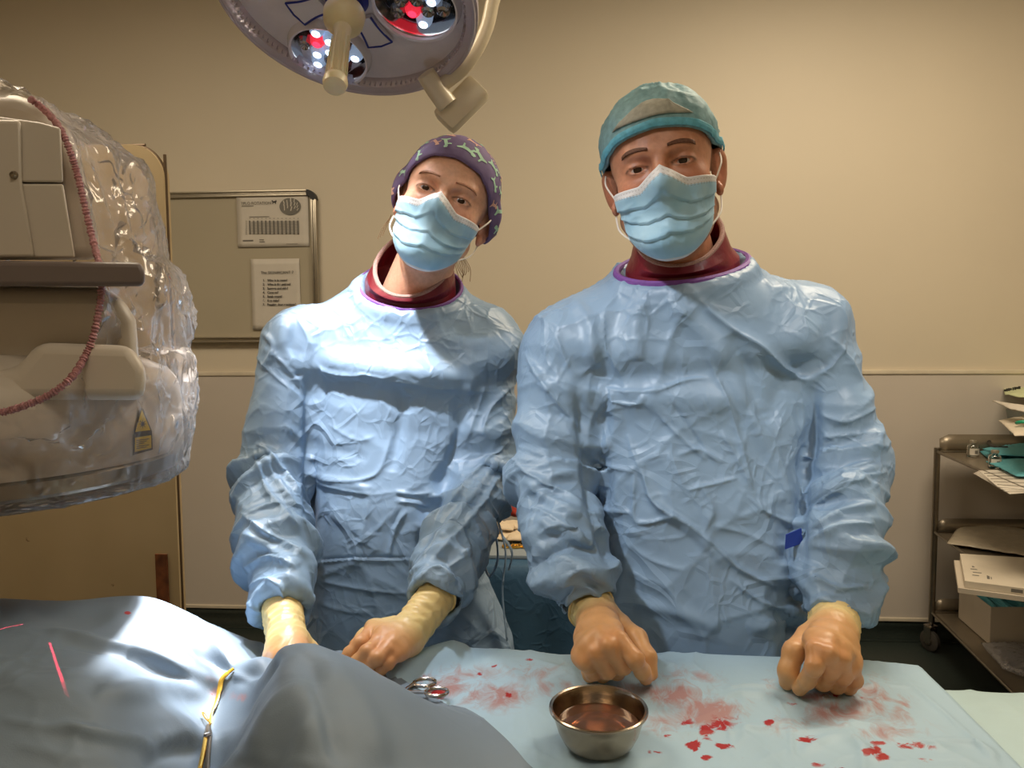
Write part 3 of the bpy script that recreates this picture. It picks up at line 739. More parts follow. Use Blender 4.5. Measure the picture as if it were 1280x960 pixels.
M['mint'] = mat('mint_print', sr(176, 214, 186), .75, var=.08, vs=80); M['peach'] = mat('peach_print', sr(226, 178, 158), .75, var=.08, vs=80)
M['gusset'] = M['cap_pale']

def make_person(cfg):
    C, Rh, s, fem = cfg['C'], cfg['R'], cfg['s'], cfg['fem']
    feet = cfg['feet']
    prims, W = head_prims(C, Rh, s, fem)
    # --- body: one continuous surface, fine at the head
    hx, hy, hz = C
    def axis(lo, hi, flo, fhi, fine, coarse):
        a = np.arange(flo, fhi, fine); l = np.arange(flo - coarse, lo - coarse, -coarse)[::-1]; r = np.arange(fhi + coarse * .5, hi + coarse, coarse); return np.concatenate([l, a, r])
    sh = cfg['shoulders']; wr = cfg['arms']
    allp = np.array([p for a in wr for p in a['pts']] + [sh[0], sh[1]])
    xs = axis(allp[:, 0].min() - .12, allp[:, 0].max() + .12, hx - .115 * s, hx + .115 * s, .0021, .011)
    ys = axis(allp[:, 1].min() - .10, hy + .28, hy - .135 * s, hy + .125 * s, .0021, .011)
    zs = axis(-.02, hz + .16, hz - .15 * s, hz + .135 * s, .0021, .011)
    S = SDF(xs, ys, zs)
    apply_prims(S, prims)
    nb = cfg['neck_base']; S.cap(W((0, .022, -.045)), nb, .050 * s, .060 * s, .02)
    S.cap(W((0, -.012, -.06)), nb + np.array([0, -.02, -.02]), .038 * s, .045 * s, .02)
    tz = [(r[0], r[1], r[2], r[3] * .62, r[4] * .66) for r in cfg['torso']]
    S.loft(tz, .03)
    S.cap(nb - [0, 0, .09], sh[0] - [0, 0, .02], .04, .04, .03); S.cap(nb - [0, 0, .09], sh[1] - [0, 0, .02], .04, .04, .03)
    for a in wr: S.chain(a['pts'], [.040, .038, .030, .022, .020][:len(a['pts'])], .02)
    pel = cfg['pelvis']
    for q in (-1, 1):
        hip = pel + np.array([q * .068, 0, 0]); kn = np.array([feet[0] + q * .10, feet[1] - .02, .50]); an = np.array([feet[0] + q * .11, feet[1] + .02, .09])
        S.chain([hip, kn, an], [.070, .055, .038], .03); S.cap(an + [0, .02, -.045], an + [q * .02, -.17, -.055], .038, .034, .02)
    V, Q = S.mesh(1)
    L = (V - C) @ Rh / s
    base = np.array(cfg['skin']); tone = np.tile(base, (len(V), 1))
    def blend(mask, col):
        nonlocal tone
        mask = np.clip(mask, 0, 1)[:, None]; tone = tone * (1 - mask) + np.array(col) * mask
    g = lambda c, r: np.exp(-(((L - np.array(c)) / np.array(r)) ** 2).sum(1))
    for q in (-1, 1):
        blend(g((q * .045, -.08, -.03), (.022, .03, .02)) * .45, np.array(base) * [1.05, .78, .74])
        blend(g((q * .085, .01, -.01), (.01, .03, .04)) * .6, np.array(base) * [1.08, .72, .68])
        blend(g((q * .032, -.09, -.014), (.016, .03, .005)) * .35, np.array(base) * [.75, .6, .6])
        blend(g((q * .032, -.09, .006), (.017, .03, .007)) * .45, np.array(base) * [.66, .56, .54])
    lid = np.hypot((np.abs(L[:, 0]) - .0325) / .0158, (L[:, 2] + .0022) / .0052); blend(np.exp(-((lid - 1) / .16) ** 2) * (L[:, 1] < -.07) * np.where(L[:, 2] > -.002, .9, .45), sr(60, 34, 26))
    blend(g((0, -.11, -.03), (.014, .03, .02)) * .4, np.array(base) * [1.05, .75, .7]); blend(g((0, -.095, -.071), (.02, .02, .008)), sr(170, 90, 84))
    if not fem:   # stubble along the jaw
        jaw = np.clip((-.022 - L[:, 2] + np.abs(L[:, 0]) * 0) * 40, 0, 1) * np.clip((L[:, 2] + .135) * 60, 0, 1) * np.clip((.012 - L[:, 1]) * 60, 0, 1) * (np.abs(L[:, 0]) < .078)
        side = np.clip(1 - np.abs(L[:, 1] + .012) / .016, 0, 1) * (np.abs(L[:, 0]) > .05) * np.clip((.03 - L[:, 2]) * 60, 0, 1) * (L[:, 2] > -.09) * (np.abs(L[:, 0]) < .079)
        hn = .75 + .25 * vn(L * 500, 5)
        blend(np.maximum(jaw * .5, side * .95) * hn, sr(52, 36, 28))
    me = mk('person', V, Q, M['skin'], None, True, loc=(feet[0], feet[1], 0), attr={'tone': tone})
    setp(me, cfg['label'], 'person', 'people in surgical gowns')
    # eyes (sit in the sockets), brows
    for q in (-1, 1):
        c = W((q * .032, -.0738, -.0015)); mb = MB(); R3 = Rh @ rotm('X', 90)
        prof = [(math.sin(a) * .0142 * s, math.cos(a) * .0142 * s) for a in np.linspace(.001, math.pi, 13)]
        e_ = mb.lathe(prof, c, R3, 20).build('eyeball', M['eye'], me)
        mb = MB(); prof = [(math.sin(a) * .01435 * s, math.cos(a) * .01435 * s) for a in np.linspace(.001, .44, 5)]
        gaze = Rh @ rotm('X', 90 + cfg.get('gaze', 0)); mb.lathe(prof, c, gaze, 20).build('iris', M['iris'], e_)
        # eyebrow: a low pad of hair following the brow ridge
        n = 14; V2 = []
        for j in range(4):
            for i in range(n):
                u = i / (n - 1); vv = j / 3 - .5; x = q * (.014 + .038 * u); z = .0215 + .0055 * math.sin(u * 2.6) - .004 * u + vv * (.0035 + .0055 * math.sin(min(u * 2.2, 2.0)) - .004 * u) * (1 if not fem else .7)
                V2.append((x, z))
        V2 = np.array(V2); O = np.stack([V2[:, 0], np.full(len(V2), .0), V2[:, 1]], 1); D = np.tile([0, -1., 0], (len(O), 1))
        h = march(O, D, lambda p: np.minimum(head_dist(p), capd(p)), .0016)
        o = mk('eyebrow', C + (h * s) @ Rh.T, grid_faces(n, 4), M['brow'] if not fem else M['brow_f'], me); mod(o, 'SOLIDIFY', thickness=.0012, offset=0)
    return me, W
def capd(q):
    r = None
    for a, b in (((-.040, -.077, .021), (-.012, -.088, .017)), ((.012, -.088, .017), (.040, -.077, .021))):
        a = np.array(a); b = np.array(b); ab = b - a; t = np.clip((q - a) @ ab / (ab @ ab), 0, 1)
        d = np.linalg.norm(q - a - t[:, None] * ab, axis=1) - .010; r = d if r is None else np.minimum(r, d)
    return r
M['brow_f'] = mat('fair_eyebrow_hair', sr(166, 116, 88), .7, var=.2, vs=300)

def make_mask(me, W, C, Rh, s, fem, label):
    nu, nv = 81, 61
    u = np.linspace(-1, 1, nu)[None, :].repeat(nv, 0); v = np.linspace(0, 1, nv)[:, None].repeat(nu, 1)
    au = np.abs(u)
    zt = -.008 - .021 * np.clip(au * 3.2, 0, 1) ** .8 * 1 + .003 * au; zb = -.136 + .040 * au ** 2.2
    Z = zt + (zb - zt) * v
    az = u * R_(63) * (1 - .10 * v - .12 * v ** 3)
    O = np.stack([0 * Z, .0 + 0 * Z + .0, Z], -1).reshape(-1, 3); O[:, 1] = -.005
    D = np.stack([np.sin(az), -np.cos(az), 0 * az], -1).reshape(-1, 3)
    h = march(O, D, head_dist, .0045, .015, .20)
    # below the chin: keep radius from collapsing
    r = np.linalg.norm((h - O)[:, :2], axis=1).reshape(nv, nu)
    r2 = r.copy()
    for j in range(1, nv):
        r2[j] = np.maximum(r[j], r2[j - 1] - .0016 - .0022 * (v[j] > .8))
    # cloth bridges hollows: smooth
    for _ in range(26):
        q = r2.copy(); q[1:-1] = (r2[:-2] + r2[2:] + 2 * r2[1:-1]) / 4; q[:, 1:-1] = (q[:, :-2] + q[:, 2:] + 2 * q[:, 1:-1]) / 4; r2 = np.maximum(q, r)
        if _ > 20: r2 = q
    D3 = D.reshape(nv, nu, 3); O3 = O.reshape(nv, nu, 3)
    # pleats: three overlapping folds, opened in the middle; tented crease down the middle
    w_ = 1 - au ** 3
    pl = 0
    for k, (p, am) in enumerate(((.30, .0042), (.50, .0045), (.70, .0038))):
        pp_ = p + .035 * np.sin(u * 2.4 + k) * w_ + (.03 if k == 1 else -.02) * u * cfgm(me); d = (v - pp_)
        pl = pl + am * np.where(d < 0, np.exp(d / .13) * (1 - .2 * w_), -.35 * np.exp(-d / .03)) 
    cr = .004 * np.exp(-(u / .10) ** 2) * np.clip((v - .05) * 5, 0, 1) * np.clip((.9 - v) * 5, 0, 1)
    pn = np.stack([u * 3, v * 3, 0 * u + (7 if fem else 2)], -1).reshape(-1, 3)
    nz = (ridged(pn, 1.0, 2, 3) * .0014).reshape(nv, nu) * (1 - au ** 4)
    edge = np.clip((1 - au) * 9, .25, 1)
    r3 = r2 + (pl * .9 + cr + nz) * edge * np.clip(v * 9, 0, 1) * np.clip((1 - v) * 6, 0, 1) + .001
    Pm = O3 + D3 * r3[..., None]
    uv = np.stack([(u + 1) / 2, v], -1).reshape(-1, 2)
    o = mk('surgical_mask', C + (Pm.reshape(-1, 3) * s) @ Rh.T, grid_faces(nu, nv)[:, ::-1], M['mask'], me, uv=uv)
    mod(o, 'SOLIDIFY', thickness=.0012, offset=0); o['label'] = label
    for q, iu in ((-1, 0), (1, nu - 1)):
        for a_, z_ in ((2, .022), (nv - 3, -.038)):
            p0 = Pm[a_, iu] * s; p2 = np.array([q * (.086 if z_ > 0 else .080), .012, z_]) * s; mid = (p0 + p2) / 2 + np.array([q * .006, -.006, .002 if z_ > 0 else -.006])
            MB().tube([C + Rh @ p for p in smooth_path([p0, mid, p2], 6)], .0014, 6).build('ear_loop', M['white_cord'], o)
    return o
def cfgm(me): return 1.0

def dirs(az, el): return np.stack([np.sin(az) * np.cos(el), -np.cos(az) * np.cos(el), np.sin(el)], -1)
def make_cap(me, C, Rh, s, rim, thick, puff, matn, name, seed, cc=(0, .014, .03), bag=0):
    """rim(az) -> elevation of the cap edge as seen from the skull centre; returns function for points on the cap surface"""
    na, nr = 120, 44
    a = np.linspace(-math.pi, math.pi, na, endpoint=False)
    def surf(az, el, extra=0):
        O = np.tile(np.array(cc), (len(az), 1)); D = dirs(az, el)
        h = march(O, D, head_dist_ear, 0, .03, .2, 70); r = np.linalg.norm(h - O, axis=1)
        e0 = rim(az); t = np.clip((el - e0) / 1.0, 0, 1)
        pz = np.stack([np.sin(az) * 1.6, np.cos(az) * 1.6, el * 1.6], 1)
        r = r + thick + puff * np.sin(np.clip(t * 2.2, 0, math.pi / 1.6)) ** .8 + puff * .28 * ridged(pz, 1.3, 3, seed) * np.clip(t * 3, 0, 1) + .0013 * vn(np.stack([az * 14, el * 2, 0 * az], 1), seed + 3) * np.exp(-t * 4)
        if bag: r = r + bag * np.exp(-((np.abs(az) - math.pi) / 1.1) ** 2) * np.exp(-((el + .15) / .8) ** 2)
        return O + D * (r + extra)[:, None]
    V = []
    for j in range(nr):
        f = j / (nr - 1); e0 = rim(a); el = e0 + (math.pi / 2 - e0) * f ** .9; V.append(surf(a, el))
    V = np.array(V)
    # hem turned under
    hem = []
    for k in (2, 1):
        e0 = rim(a) + .03 * k * .6; hem.append(surf(a, e0, -.0045 - .001 * k))
    hem.append(surf(a, rim(a) - .006, -.002))
    V = np.concatenate([np.array(hem), V]); nr2 = len(V)
    o = mk(name, C + (V.reshape(-1, 3) * s) @ Rh.T, grid_faces(na, nr2, True), matn, me)
    return o, lambda az, el, ex=0: C + (surf(np.atleast_1d(np.array(az, float)), np.atleast_1d(np.array(el, float)), ex) * s) @ Rh.T
def head_dist_ear(q):
    d = head_dist(q)
    for sx in (-1, 1):
        c = np.array([sx * .076, .014, .0]); r = np.array([.014, .026, .034]); k0 = np.linalg.norm((q - c) / r, axis=1); k1 = np.linalg.norm((q - c) / r ** 2, axis=1) + 1e-9
        e = k0 * (k0 - 1) / k1; k = .02; h = np.clip(.5 + .5 * (d - e) / k, 0, 1); d = d * (1 - h) + e * h - k * h * (1 - h)
    return d

def ring_pts(c, rv, fv, n=64, a0=0, a1=2 * math.pi):
    a = np.linspace(a0, a1, n, endpoint=False); return [np.array(c) + math.cos(x) * np.array(rv) + math.sin(x) * np.array(fv) for x in a]
def make_collar(me, rings, label):
    n = 72; rr = [np.array(ring_pts(*r, n=n)) for r in rings]
    # interpolate rings smoothly
    m = len(rr); T = np.linspace(0, m - 1, 22); V = []
    for t in T:
        i = min(int(t), m - 2); f = t - i; f = f * f * (3 - 2 * f); V.append(rr[i] * (1 - f) + rr[i + 1] * f)
    V = np.array(V); N = V - V.mean(1, keepdims=True); N[..., 2] = 0; N /= np.linalg.norm(N, axis=2, keepdims=True)
    nz = ridged(V.reshape(-1, 3) * [1, 1, .5], 16, 2, 8) * .0022; V = V + N * nz.reshape(V.shape[:2])[..., None]
    inner = V[::-1] - N[::-1] * .006
    VV = np.concatenate([V, inner])
    o = mk('thyroid_collar', VV.reshape(-1, 3), grid_faces(n, len(VV), True), M['maroon'], me); o['label'] = label
    top = V[-1] - N[-1] * .003; rad = [.0042] * n
    MB().tube(list(top), rad, 8, closed=True).build('collar_binding', M['binding'], o)
    return o

def arm_buckle(V, N, pts, rads, amp, lam, seed, skip=.12):
    """diagonal buckling of a sleeve pushed up an arm; strongest near elbow and cuff"""
    pts = [np.array(p, float) for p in pts]; best = np.full(len(V), 1e9); S_ = np.zeros(len(V)); th = np.zeros(len(V)); tot = sum(np.linalg.norm(pts[i + 1] - pts[i]) for i in range(len(pts) - 1)); s0 = 0
    up = np.array([0, -1., .2])
    for i in range(len(pts) - 1):
        a, b = pts[i], pts[i + 1]; ab = b - a; L = np.linalg.norm(ab); tt = ab / L; t = np.clip((V - a) @ tt, 0 if i else -.02, L); q = V - a - t[:, None] * tt; d = np.linalg.norm(q, axis=1)
        e1 = up - tt * (up @ tt); e1 /= np.linalg.norm(e1); e2 = np.cross(tt, e1); c = d < best
        best = np.where(c, d, best); S_ = np.where(c, s0 + t, S_); th = np.where(c, np.arctan2(q @ e2, q @ e1), th); s0 += L
    msk = np.clip((rads + .03 - best) / .02, 0, 1)
    f = S_ / tot; w_ = .35 + .65 * np.exp(-((f - .55) / .16) ** 2) + .9 * np.exp(-((f - 1.0) / .2) ** 2)
    w_ *= np.clip(f / skip, 0, 1)
    Pn = V * 7; wob = vn(Pn, seed) * 1.3 + .5 * vn(V * 16, seed + 1)
    ph = S_ / lam * 2 * math.pi
    def crease(x): x = np.abs(np.mod(x / (2 * math.pi), 1) - .5) * 2; return 1 - 2 * x ** .7
    a = crease(ph + 1.1 * np.sin(th + seed) + wob * 2.6); b = crease(ph * 1.31 - 1.4 * np.cos(th * 1 + seed * 2) + wob * 3.4 + 2)
    D = amp * w_ * (.62 * a + .5 * b)
    return V + N * (D * msk)[:, None]

def make_gown(me, cfg):
    arms, sh, nb = cfg['arms'], cfg['shoulders'], cfg['neck_base']
    T = cfg['torso']; allp = np.array([p for a in arms for p in a['pts'] + [sh[0], sh[1]]])
    res = .0046
    lo = [min(allp[:, 0].min() - .10, min(r[1] - r[3] for r in T) - .03), min(allp[:, 1].min() - .07, min(r[2] - r[4] for r in T) - .03), .62]
    hi = [max(allp[:, 0].max() + .10, max(r[1] + r[3] for r in T) + .03), max(r[2] + r[4] for r in T) + .03, nb[2] + .08]
    S = SDF.box(lo, hi, res)
    S.loft([r for r in T if r[0] > .55], .02, 2.3)
    rs = cfg['sh_r']
    for q in (0, 1): S.cap(nb + np.array([0, .01, -.062]), sh[q], .058, rs, .05)
    S.ell(cfg['chest'], cfg['chest_r'], None, .04)
    for a in arms:
        S.chain([a['pts'][0], a['pts'][1]], [a['r'][0], a['r'][1]], .022); S.chain(a['pts'][1:a['n']], a['r'][1:a['n']], .018)
    # neckline rim and the opening inside it
    c, rv, fv = cfg['neckline']; c = np.array(c) - [0, 0, .014]; rp = ring_pts(c, rv, fv, 44)
    for i in range(44):
        S.cap(rp[i], rp[(i + 1) % 44], .006, .006, .015)
        dv = (rp[i] - c); tgt = np.array(c) + dv * [1.85, .74, .6] + [0, 0, -.100]
        S.cap(rp[i] + [0, 0, -.008], tgt, .006, .040, .016)
    nn = np.cross(rv, fv); nn /= np.linalg.norm(nn); nn = nn if nn[2] > 0 else -nn
    Rn = np.stack([rv / np.linalg.norm(rv), fv / np.linalg.norm(fv), nn], 1)
    S.ell(np.array(c) + nn * .02, (np.linalg.norm(rv) - .002, np.linalg.norm(fv) - .002, .055), Rn, .006, True)
    # open sleeve ends
    for a in arms:
        e, p = np.array(a['pts'][a['n'] - 1]), np.array(a['pts'][a['n'] - 2]); t = (e - p) / np.linalg.norm(e - p); re_ = a['r'][a['n'] - 1]
        S.cap(e + t * .0, e + t * .10, re_ * .66, re_ * .9, .006, True)
        S.rbox(e + t * (re_ + .012), (re_ * 1.6, re_ * 1.6, re_), .004, np.array(Vector(t).to_track_quat('Z', 'Y').to_matrix()), .004, True)
    V, Q = S.mesh(2); N = vnorm(V, Q)
    # broad cloth movement, then crumple
    V = V + N * (fbm(V * [1, 1, .6], 5, 2, cfg['seed']) * .006 + ridged(V * [1, .8, .75], 7, 2, cfg['seed'] + 3) * .0030)[:, None]; N = vnorm(V, Q)
    for i, a in enumerate(arms): V = arm_buckle(V, N, a['pts'][:a['n']], max(a['r']) * .9, cfg['buck'], .085, cfg['seed'] + i)
    N = vnorm(V, Q)
    # each crease only moves the layer it is drawn on (depth sorted by the mesh being one skin)
    V = V + N * (crumple(V * [1, 1, .85], 8.5, cfg['seed']) * .0042)[:, None]
    V, Q = subdiv(V, Q); N = vnorm(V, Q)
    V = fold(V, N, cfg['strokes']); N = vnorm(V, Q)
    V = V + N * (crumple(V, 19, cfg['seed'] + 4) * .0015)[:, None]
    # calm the cloth where sleeve and body press together
    px, py, _ = proj(V); wv = np.zeros(len(V))
    for ln in cfg['crev']:
        m, d, sg, t = sdist(px, py, ln, 26); wv[m] = np.maximum(wv[m], np.clip(1.35 - d / 12, 0, 1))
    for _ in range(9): V = V + wv[:, None] * (lap(V, Q, .7) - V)
    o = mk('surgical_gown', V, Q, M['gown'], me); o['label'] = cfg['gown_label']
    return o, (c, rv, fv)

def make_glove(me, wrist, elbow, mcps, fingers, thumb, cuffpt, rc, label, seed=0, s=1.0):
    """fingers: list of joint lists starting at the knuckle; cuffpt: where the glove's rolled edge ends on the forearm"""
    allp = np.array([wrist, cuffpt] + mcps + [p for f in fingers for p in f] + list(thumb)); 
    S = SDF.box(allp.min(0) - .045, allp.max(0) + .045, .0017)
    wrist = np.array(wrist); cuffpt = np.array(cuffpt)
    for i, mcp in enumerate(mcps):
        S.cap(wrist + (mcp - wrist) * .12, mcp, .0195 * s, (.0128 if i < 3 else .0115) * s, .016)
    for i in range(len(mcps) - 1):
        S.cap(mcps[i], mcps[i + 1], .0115 * s, .0110 * s, .010); S.cap(wrist * .4 + mcps[i] * .6, wrist * .4 + mcps[i + 1] * .6, .015 * s, .015 * s, .012)
    fr = [(.0108, .0100, .0092, .0080), (.0112, .0104, .0094, .0082), (.0106, .0098, .0090, .0078), (.0095, .0088, .0080, .0070)]
    for i, f in enumerate(fingers):
        r = [x * s for x in fr[i]]
        S.cap(mcps[i], f[0], r[0] * 1.04, r[0] * 1.02, .007)
        S.chain(f, r[:len(f)] if len(f) == 4 else r[1:], .0022)
        for j in (1, 2):
            if j < len(f): S.ell(f[j], (r[min(j, 3)] * 1.02,) * 3, None, .004)
    S.cap(wrist, thumb[0], .018 * s, .0155 * s, .014); S.chain(thumb, [x * s for x in (.0155, .0125, .0112, .0092)][:len(thumb)], .006)
    S.cap(wrist, cuffpt, rc * .86, rc, .012)
    t = (cuffpt - wrist) / np.linalg.norm(cuffpt - wrist)
    S.cap(cuffpt, cuffpt + t * .10, rc * .9, rc * .9, .003, True)
    S.rbox(cuffpt + t * (rc + .0), (rc * 1.5, rc * 1.5, rc), .002, np.array(Vector(t).to_track_quat('Z', 'Y').to_matrix()), .002, True)
    V, Q = S.mesh(2); N = vnorm(V, Q)
    d = (V - wrist) @ t; L = np.linalg.norm(cuffpt - wrist)
    wrk = np.clip(1 - np.abs(d - L * .45) / (L * .7), 0, 1)
    V = V + N * (wrk * (ridged(V * [1, 1, 2.0], 26, 2, seed) * .0015 + .0009 * np.sin(d * 420 + 3 * vn(V * 30, seed))) + ridged(V, 55, 2, seed + 2) * .00035)[:, None]
    # tone: fingers show the skin, paler latex over the gown cuff, knuckles pinker
    g = np.clip((d + .025) / .03, 0, 1)[:, None]; hand = np.array(sr(224, 172, 118)); cuffc = np.array(sr(232, 206, 142))
    tone = hand * (1 - g) + cuffc * g
    for f in fingers:
        for j in (0, 1):
            e = np.exp(-(np.linalg.norm(V - np.array(f[j]), axis=1) / .017) ** 2)[:, None] * .4; tone = tone * (1 - e) + np.array(sr(216, 142, 96)) * e
    o = mk('glove', V, Q, M['glove'], me, attr={'tone': tone}); o['label'] = label
    # rolled bead
    e1 = np.cross(t, [0, 0, 1.]); e1 /= np.linalg.norm(e1); e2 = np.cross(t, e1)
    bd = [cuffpt + (rc * 1.0) * (math.cos(a) * e1 + math.sin(a) * e2) + t * (.0015 * math.sin(3 * a + seed)) for a in np.linspace(0, 2 * math.pi, 48, endpoint=False)]
    bo = MB().tube(bd, .0022, 8, closed=True).build('rolled_edge', M['bead'], o)
    return o
M['bead'] = mat('rolled_latex_edge', sr(238, 204, 130), .4, var=.05)
# ------------------------------------------------------------------ the two people
def sec(y, xl, xr, d, b):
    p = P((xl + xr) / 2, y, d); return (p[2], p[0], p[1], (xr - xl) / 2 * d / F, b)
def tr(ox, oy, k, lst): return [([(ox + x / k, oy + y / k) for x, y in s[0]],) + tuple(s[1:]) for s in lst]
A = np.array
# --- left person
st_w = tr(280, 340, 2.0, [
    ([(218, 222), (245, 242), (300, 262), (360, 262), (400, 268), (432, 262)], 5, .006, 'r'), ([(240, 236), (262, 262), (290, 280)], 4, .004), ([(262, 276), (320, 272), (365, 282)], 4, -.003),
    ([(380, 285), (430, 276), (520, 290), (600, 296), (690, 300)], 4, .003), ([(440, 290), (470, 310), (450, 325)], 4, .003),
    ([(620, 250), (595, 340), (552, 480)], 8, .005), ([(652, 280), (632, 350), (596, 440)], 6, .004), ([(590, 120), (575, 220), (600, 290)], 12, -.005, 'b'),
    ([(215, 500), (250, 516), (300, 522), (350, 518), (392, 492), (420, 400)], 5, .005), ([(222, 526), (300, 546), (372, 556)], 5, .005), ([(222, 512), (300, 534), (380, 540)], 5, -.004, 'v'),
    ([(432, 285), (442, 350), (430, 430), (420, 500)], 8, -.007, 'b'), ([(425, 548), (470, 556), (520, 552)], 3, .004), ([(425, 572), (490, 580), (520, 592)], 3, .004), ([(430, 560), (500, 568)], 3, -.003),
    ([(458, 596), (430, 640), (412, 712)], 4, .006), ([(442, 590), (420, 640)], 3, -.003), ([(380, 650), (420, 600)], 5, .003),
    ([(212, 726), (330, 716), (480, 716)], 5, .006, 's'), ([(222, 768), (330, 790), (425, 802), (460, 800)], 4, .004), ([(205, 815), (300, 846), (380, 850)], 5, .004),
    ([(260, 380), (330, 420), (380, 410)], 6, .003), ([(230, 440), (300, 450), (360, 470)], 7, -.003, 'b'), ([(250, 600), (330, 640), (380, 700)], 8, .003, 'b'), ([(560, 150), (610, 180), (690, 160)], 10, .004, 'b'),
    ([(180, 110), (215, 180), (214, 260)], 6, .006), ([(200, 200), (205, 260), (160, 270)], 5, .005),
    ([(212, 215), (213, 350), (214, 520), (212, 700)], 7, -.011, 'b'), ([(600, 270), (585, 400), (540, 560), (490, 700)], 7, -.009, 'b'), ([(225, 215), (300, 235), (420, 250), (560, 262), (660, 262)], 17, .014, 'b'), ([(220, 285), (330, 305), (450, 318), (600, 320)], 20, -.008, 'b'), ([(95, 150), (125, 180), (118, 210), (95, 245)], 4, -.006, 'v'), ([(120, 200), (160, 240), (205, 300)], 5, .006), ([(160, 110), (150, 180), (190, 250)], 9, .008, 'b'),
    ([(78, 430), (110, 446), (150, 500), (192, 556)], 6, .010), ([(74, 440), (100, 530), (150, 600), (195, 640)], 7, .008), ([(90, 440), (130, 520), (185, 590)], 6, -.007, 'v'),
    ([(72, 200), (130, 262), (205, 325)], 4, .005), ([(150, 380), (208, 432)], 6, .005), ([(48, 740), (110, 715), (180, 742)], 6, .009), ([(40, 600), (110, 655), (200, 700)], 7, .008), ([(45, 650), (110, 690), (190, 735)], 6, -.007, 'v'),
    ([(60, 790), (110, 770), (150, 800)], 5, .007), ([(50, 820), (90, 850), (120, 830)], 5, .006), ([(135, 770), (150, 810), (140, 850)], 5, .007),
    ([(722, 280), (668, 340), (644, 410)], 6, .007), ([(712, 420), (620, 510), (552, 598)], 7, .010), ([(712, 470), (630, 600), (520, 722)], 7, .009), ([(700, 445), (620, 560), (540, 660)], 7, -.008, 'v'),
    ([(585, 640), (610, 690), (590, 706)], 5, .007), ([(645, 560), (690, 625), (680, 680)], 6, .007), ([(480, 770), (540, 740), (580, 780)], 5, .009), ([(462, 800), (500, 765), (560, 790), (600, 812)], 5, .008), ([(620, 700), (560, 740)], 6, .006)])
wA = [dict(pts=[P(378, 434, 1.41), P(341, 592, 1.37), P(345, 690, 1.22), P(352, 757, 1.115)], r=[.069, .061, .058, .046], n=4),
      dict(pts=[P(607, 426, 1.43), P(600, 600, 1.38), P(566, 690, 1.23), P(547, 744, 1.13)], r=[.064, .058, .056, .045], n=4)]
wcen = P(500, 720, 1.42)
woman = dict(C=P(556, 259, 1.34), R=rotm('Y', 21) @ rotm('Z', 5) @ rotm('X', -9), s=.965, fem=True, skin=sr(226, 172, 142), gaze=0,
    feet=(wcen[0], wcen[1] + .03), neck_base=P(517, 368, 1.42), shoulders=[wA[0]['pts'][0], wA[1]['pts'][0]], arms=wA, sh_r=.062,
    torso=[sec(395, 425, 600, 1.43, .075), sec(440, 386, 630, 1.43, .10), sec(520, 394, 610, 1.43, .115), sec(620, 398, 600, 1.42, .12), sec(720, 396, 604, 1.42, .12), sec(800, 380, 640, 1.43, .13), sec(960, 375, 655, 1.44, .15), sec(1250, 370, 660, 1.45, .16)],
    pelvis=A([wcen[0], wcen[1] + .02, .90]), chest=P(508, 480, 1.38), chest_r=(.125, .075, .08),
    neckline=(P(513, 355, 1.41), A([.094, 0, -.010]), A([0, -.080, -.046])), crev=[[(386, 445), (387, 520), (388, 600), (388, 700), (388, 760)], [(580, 475), (572, 540), (550, 620), (525, 700)]], seed=3, buck=.0125, strokes=st_w,
    label='person on the left in blue gown and purple printed cap, head tilted', gown_label='light blue long-sleeved surgical gown')
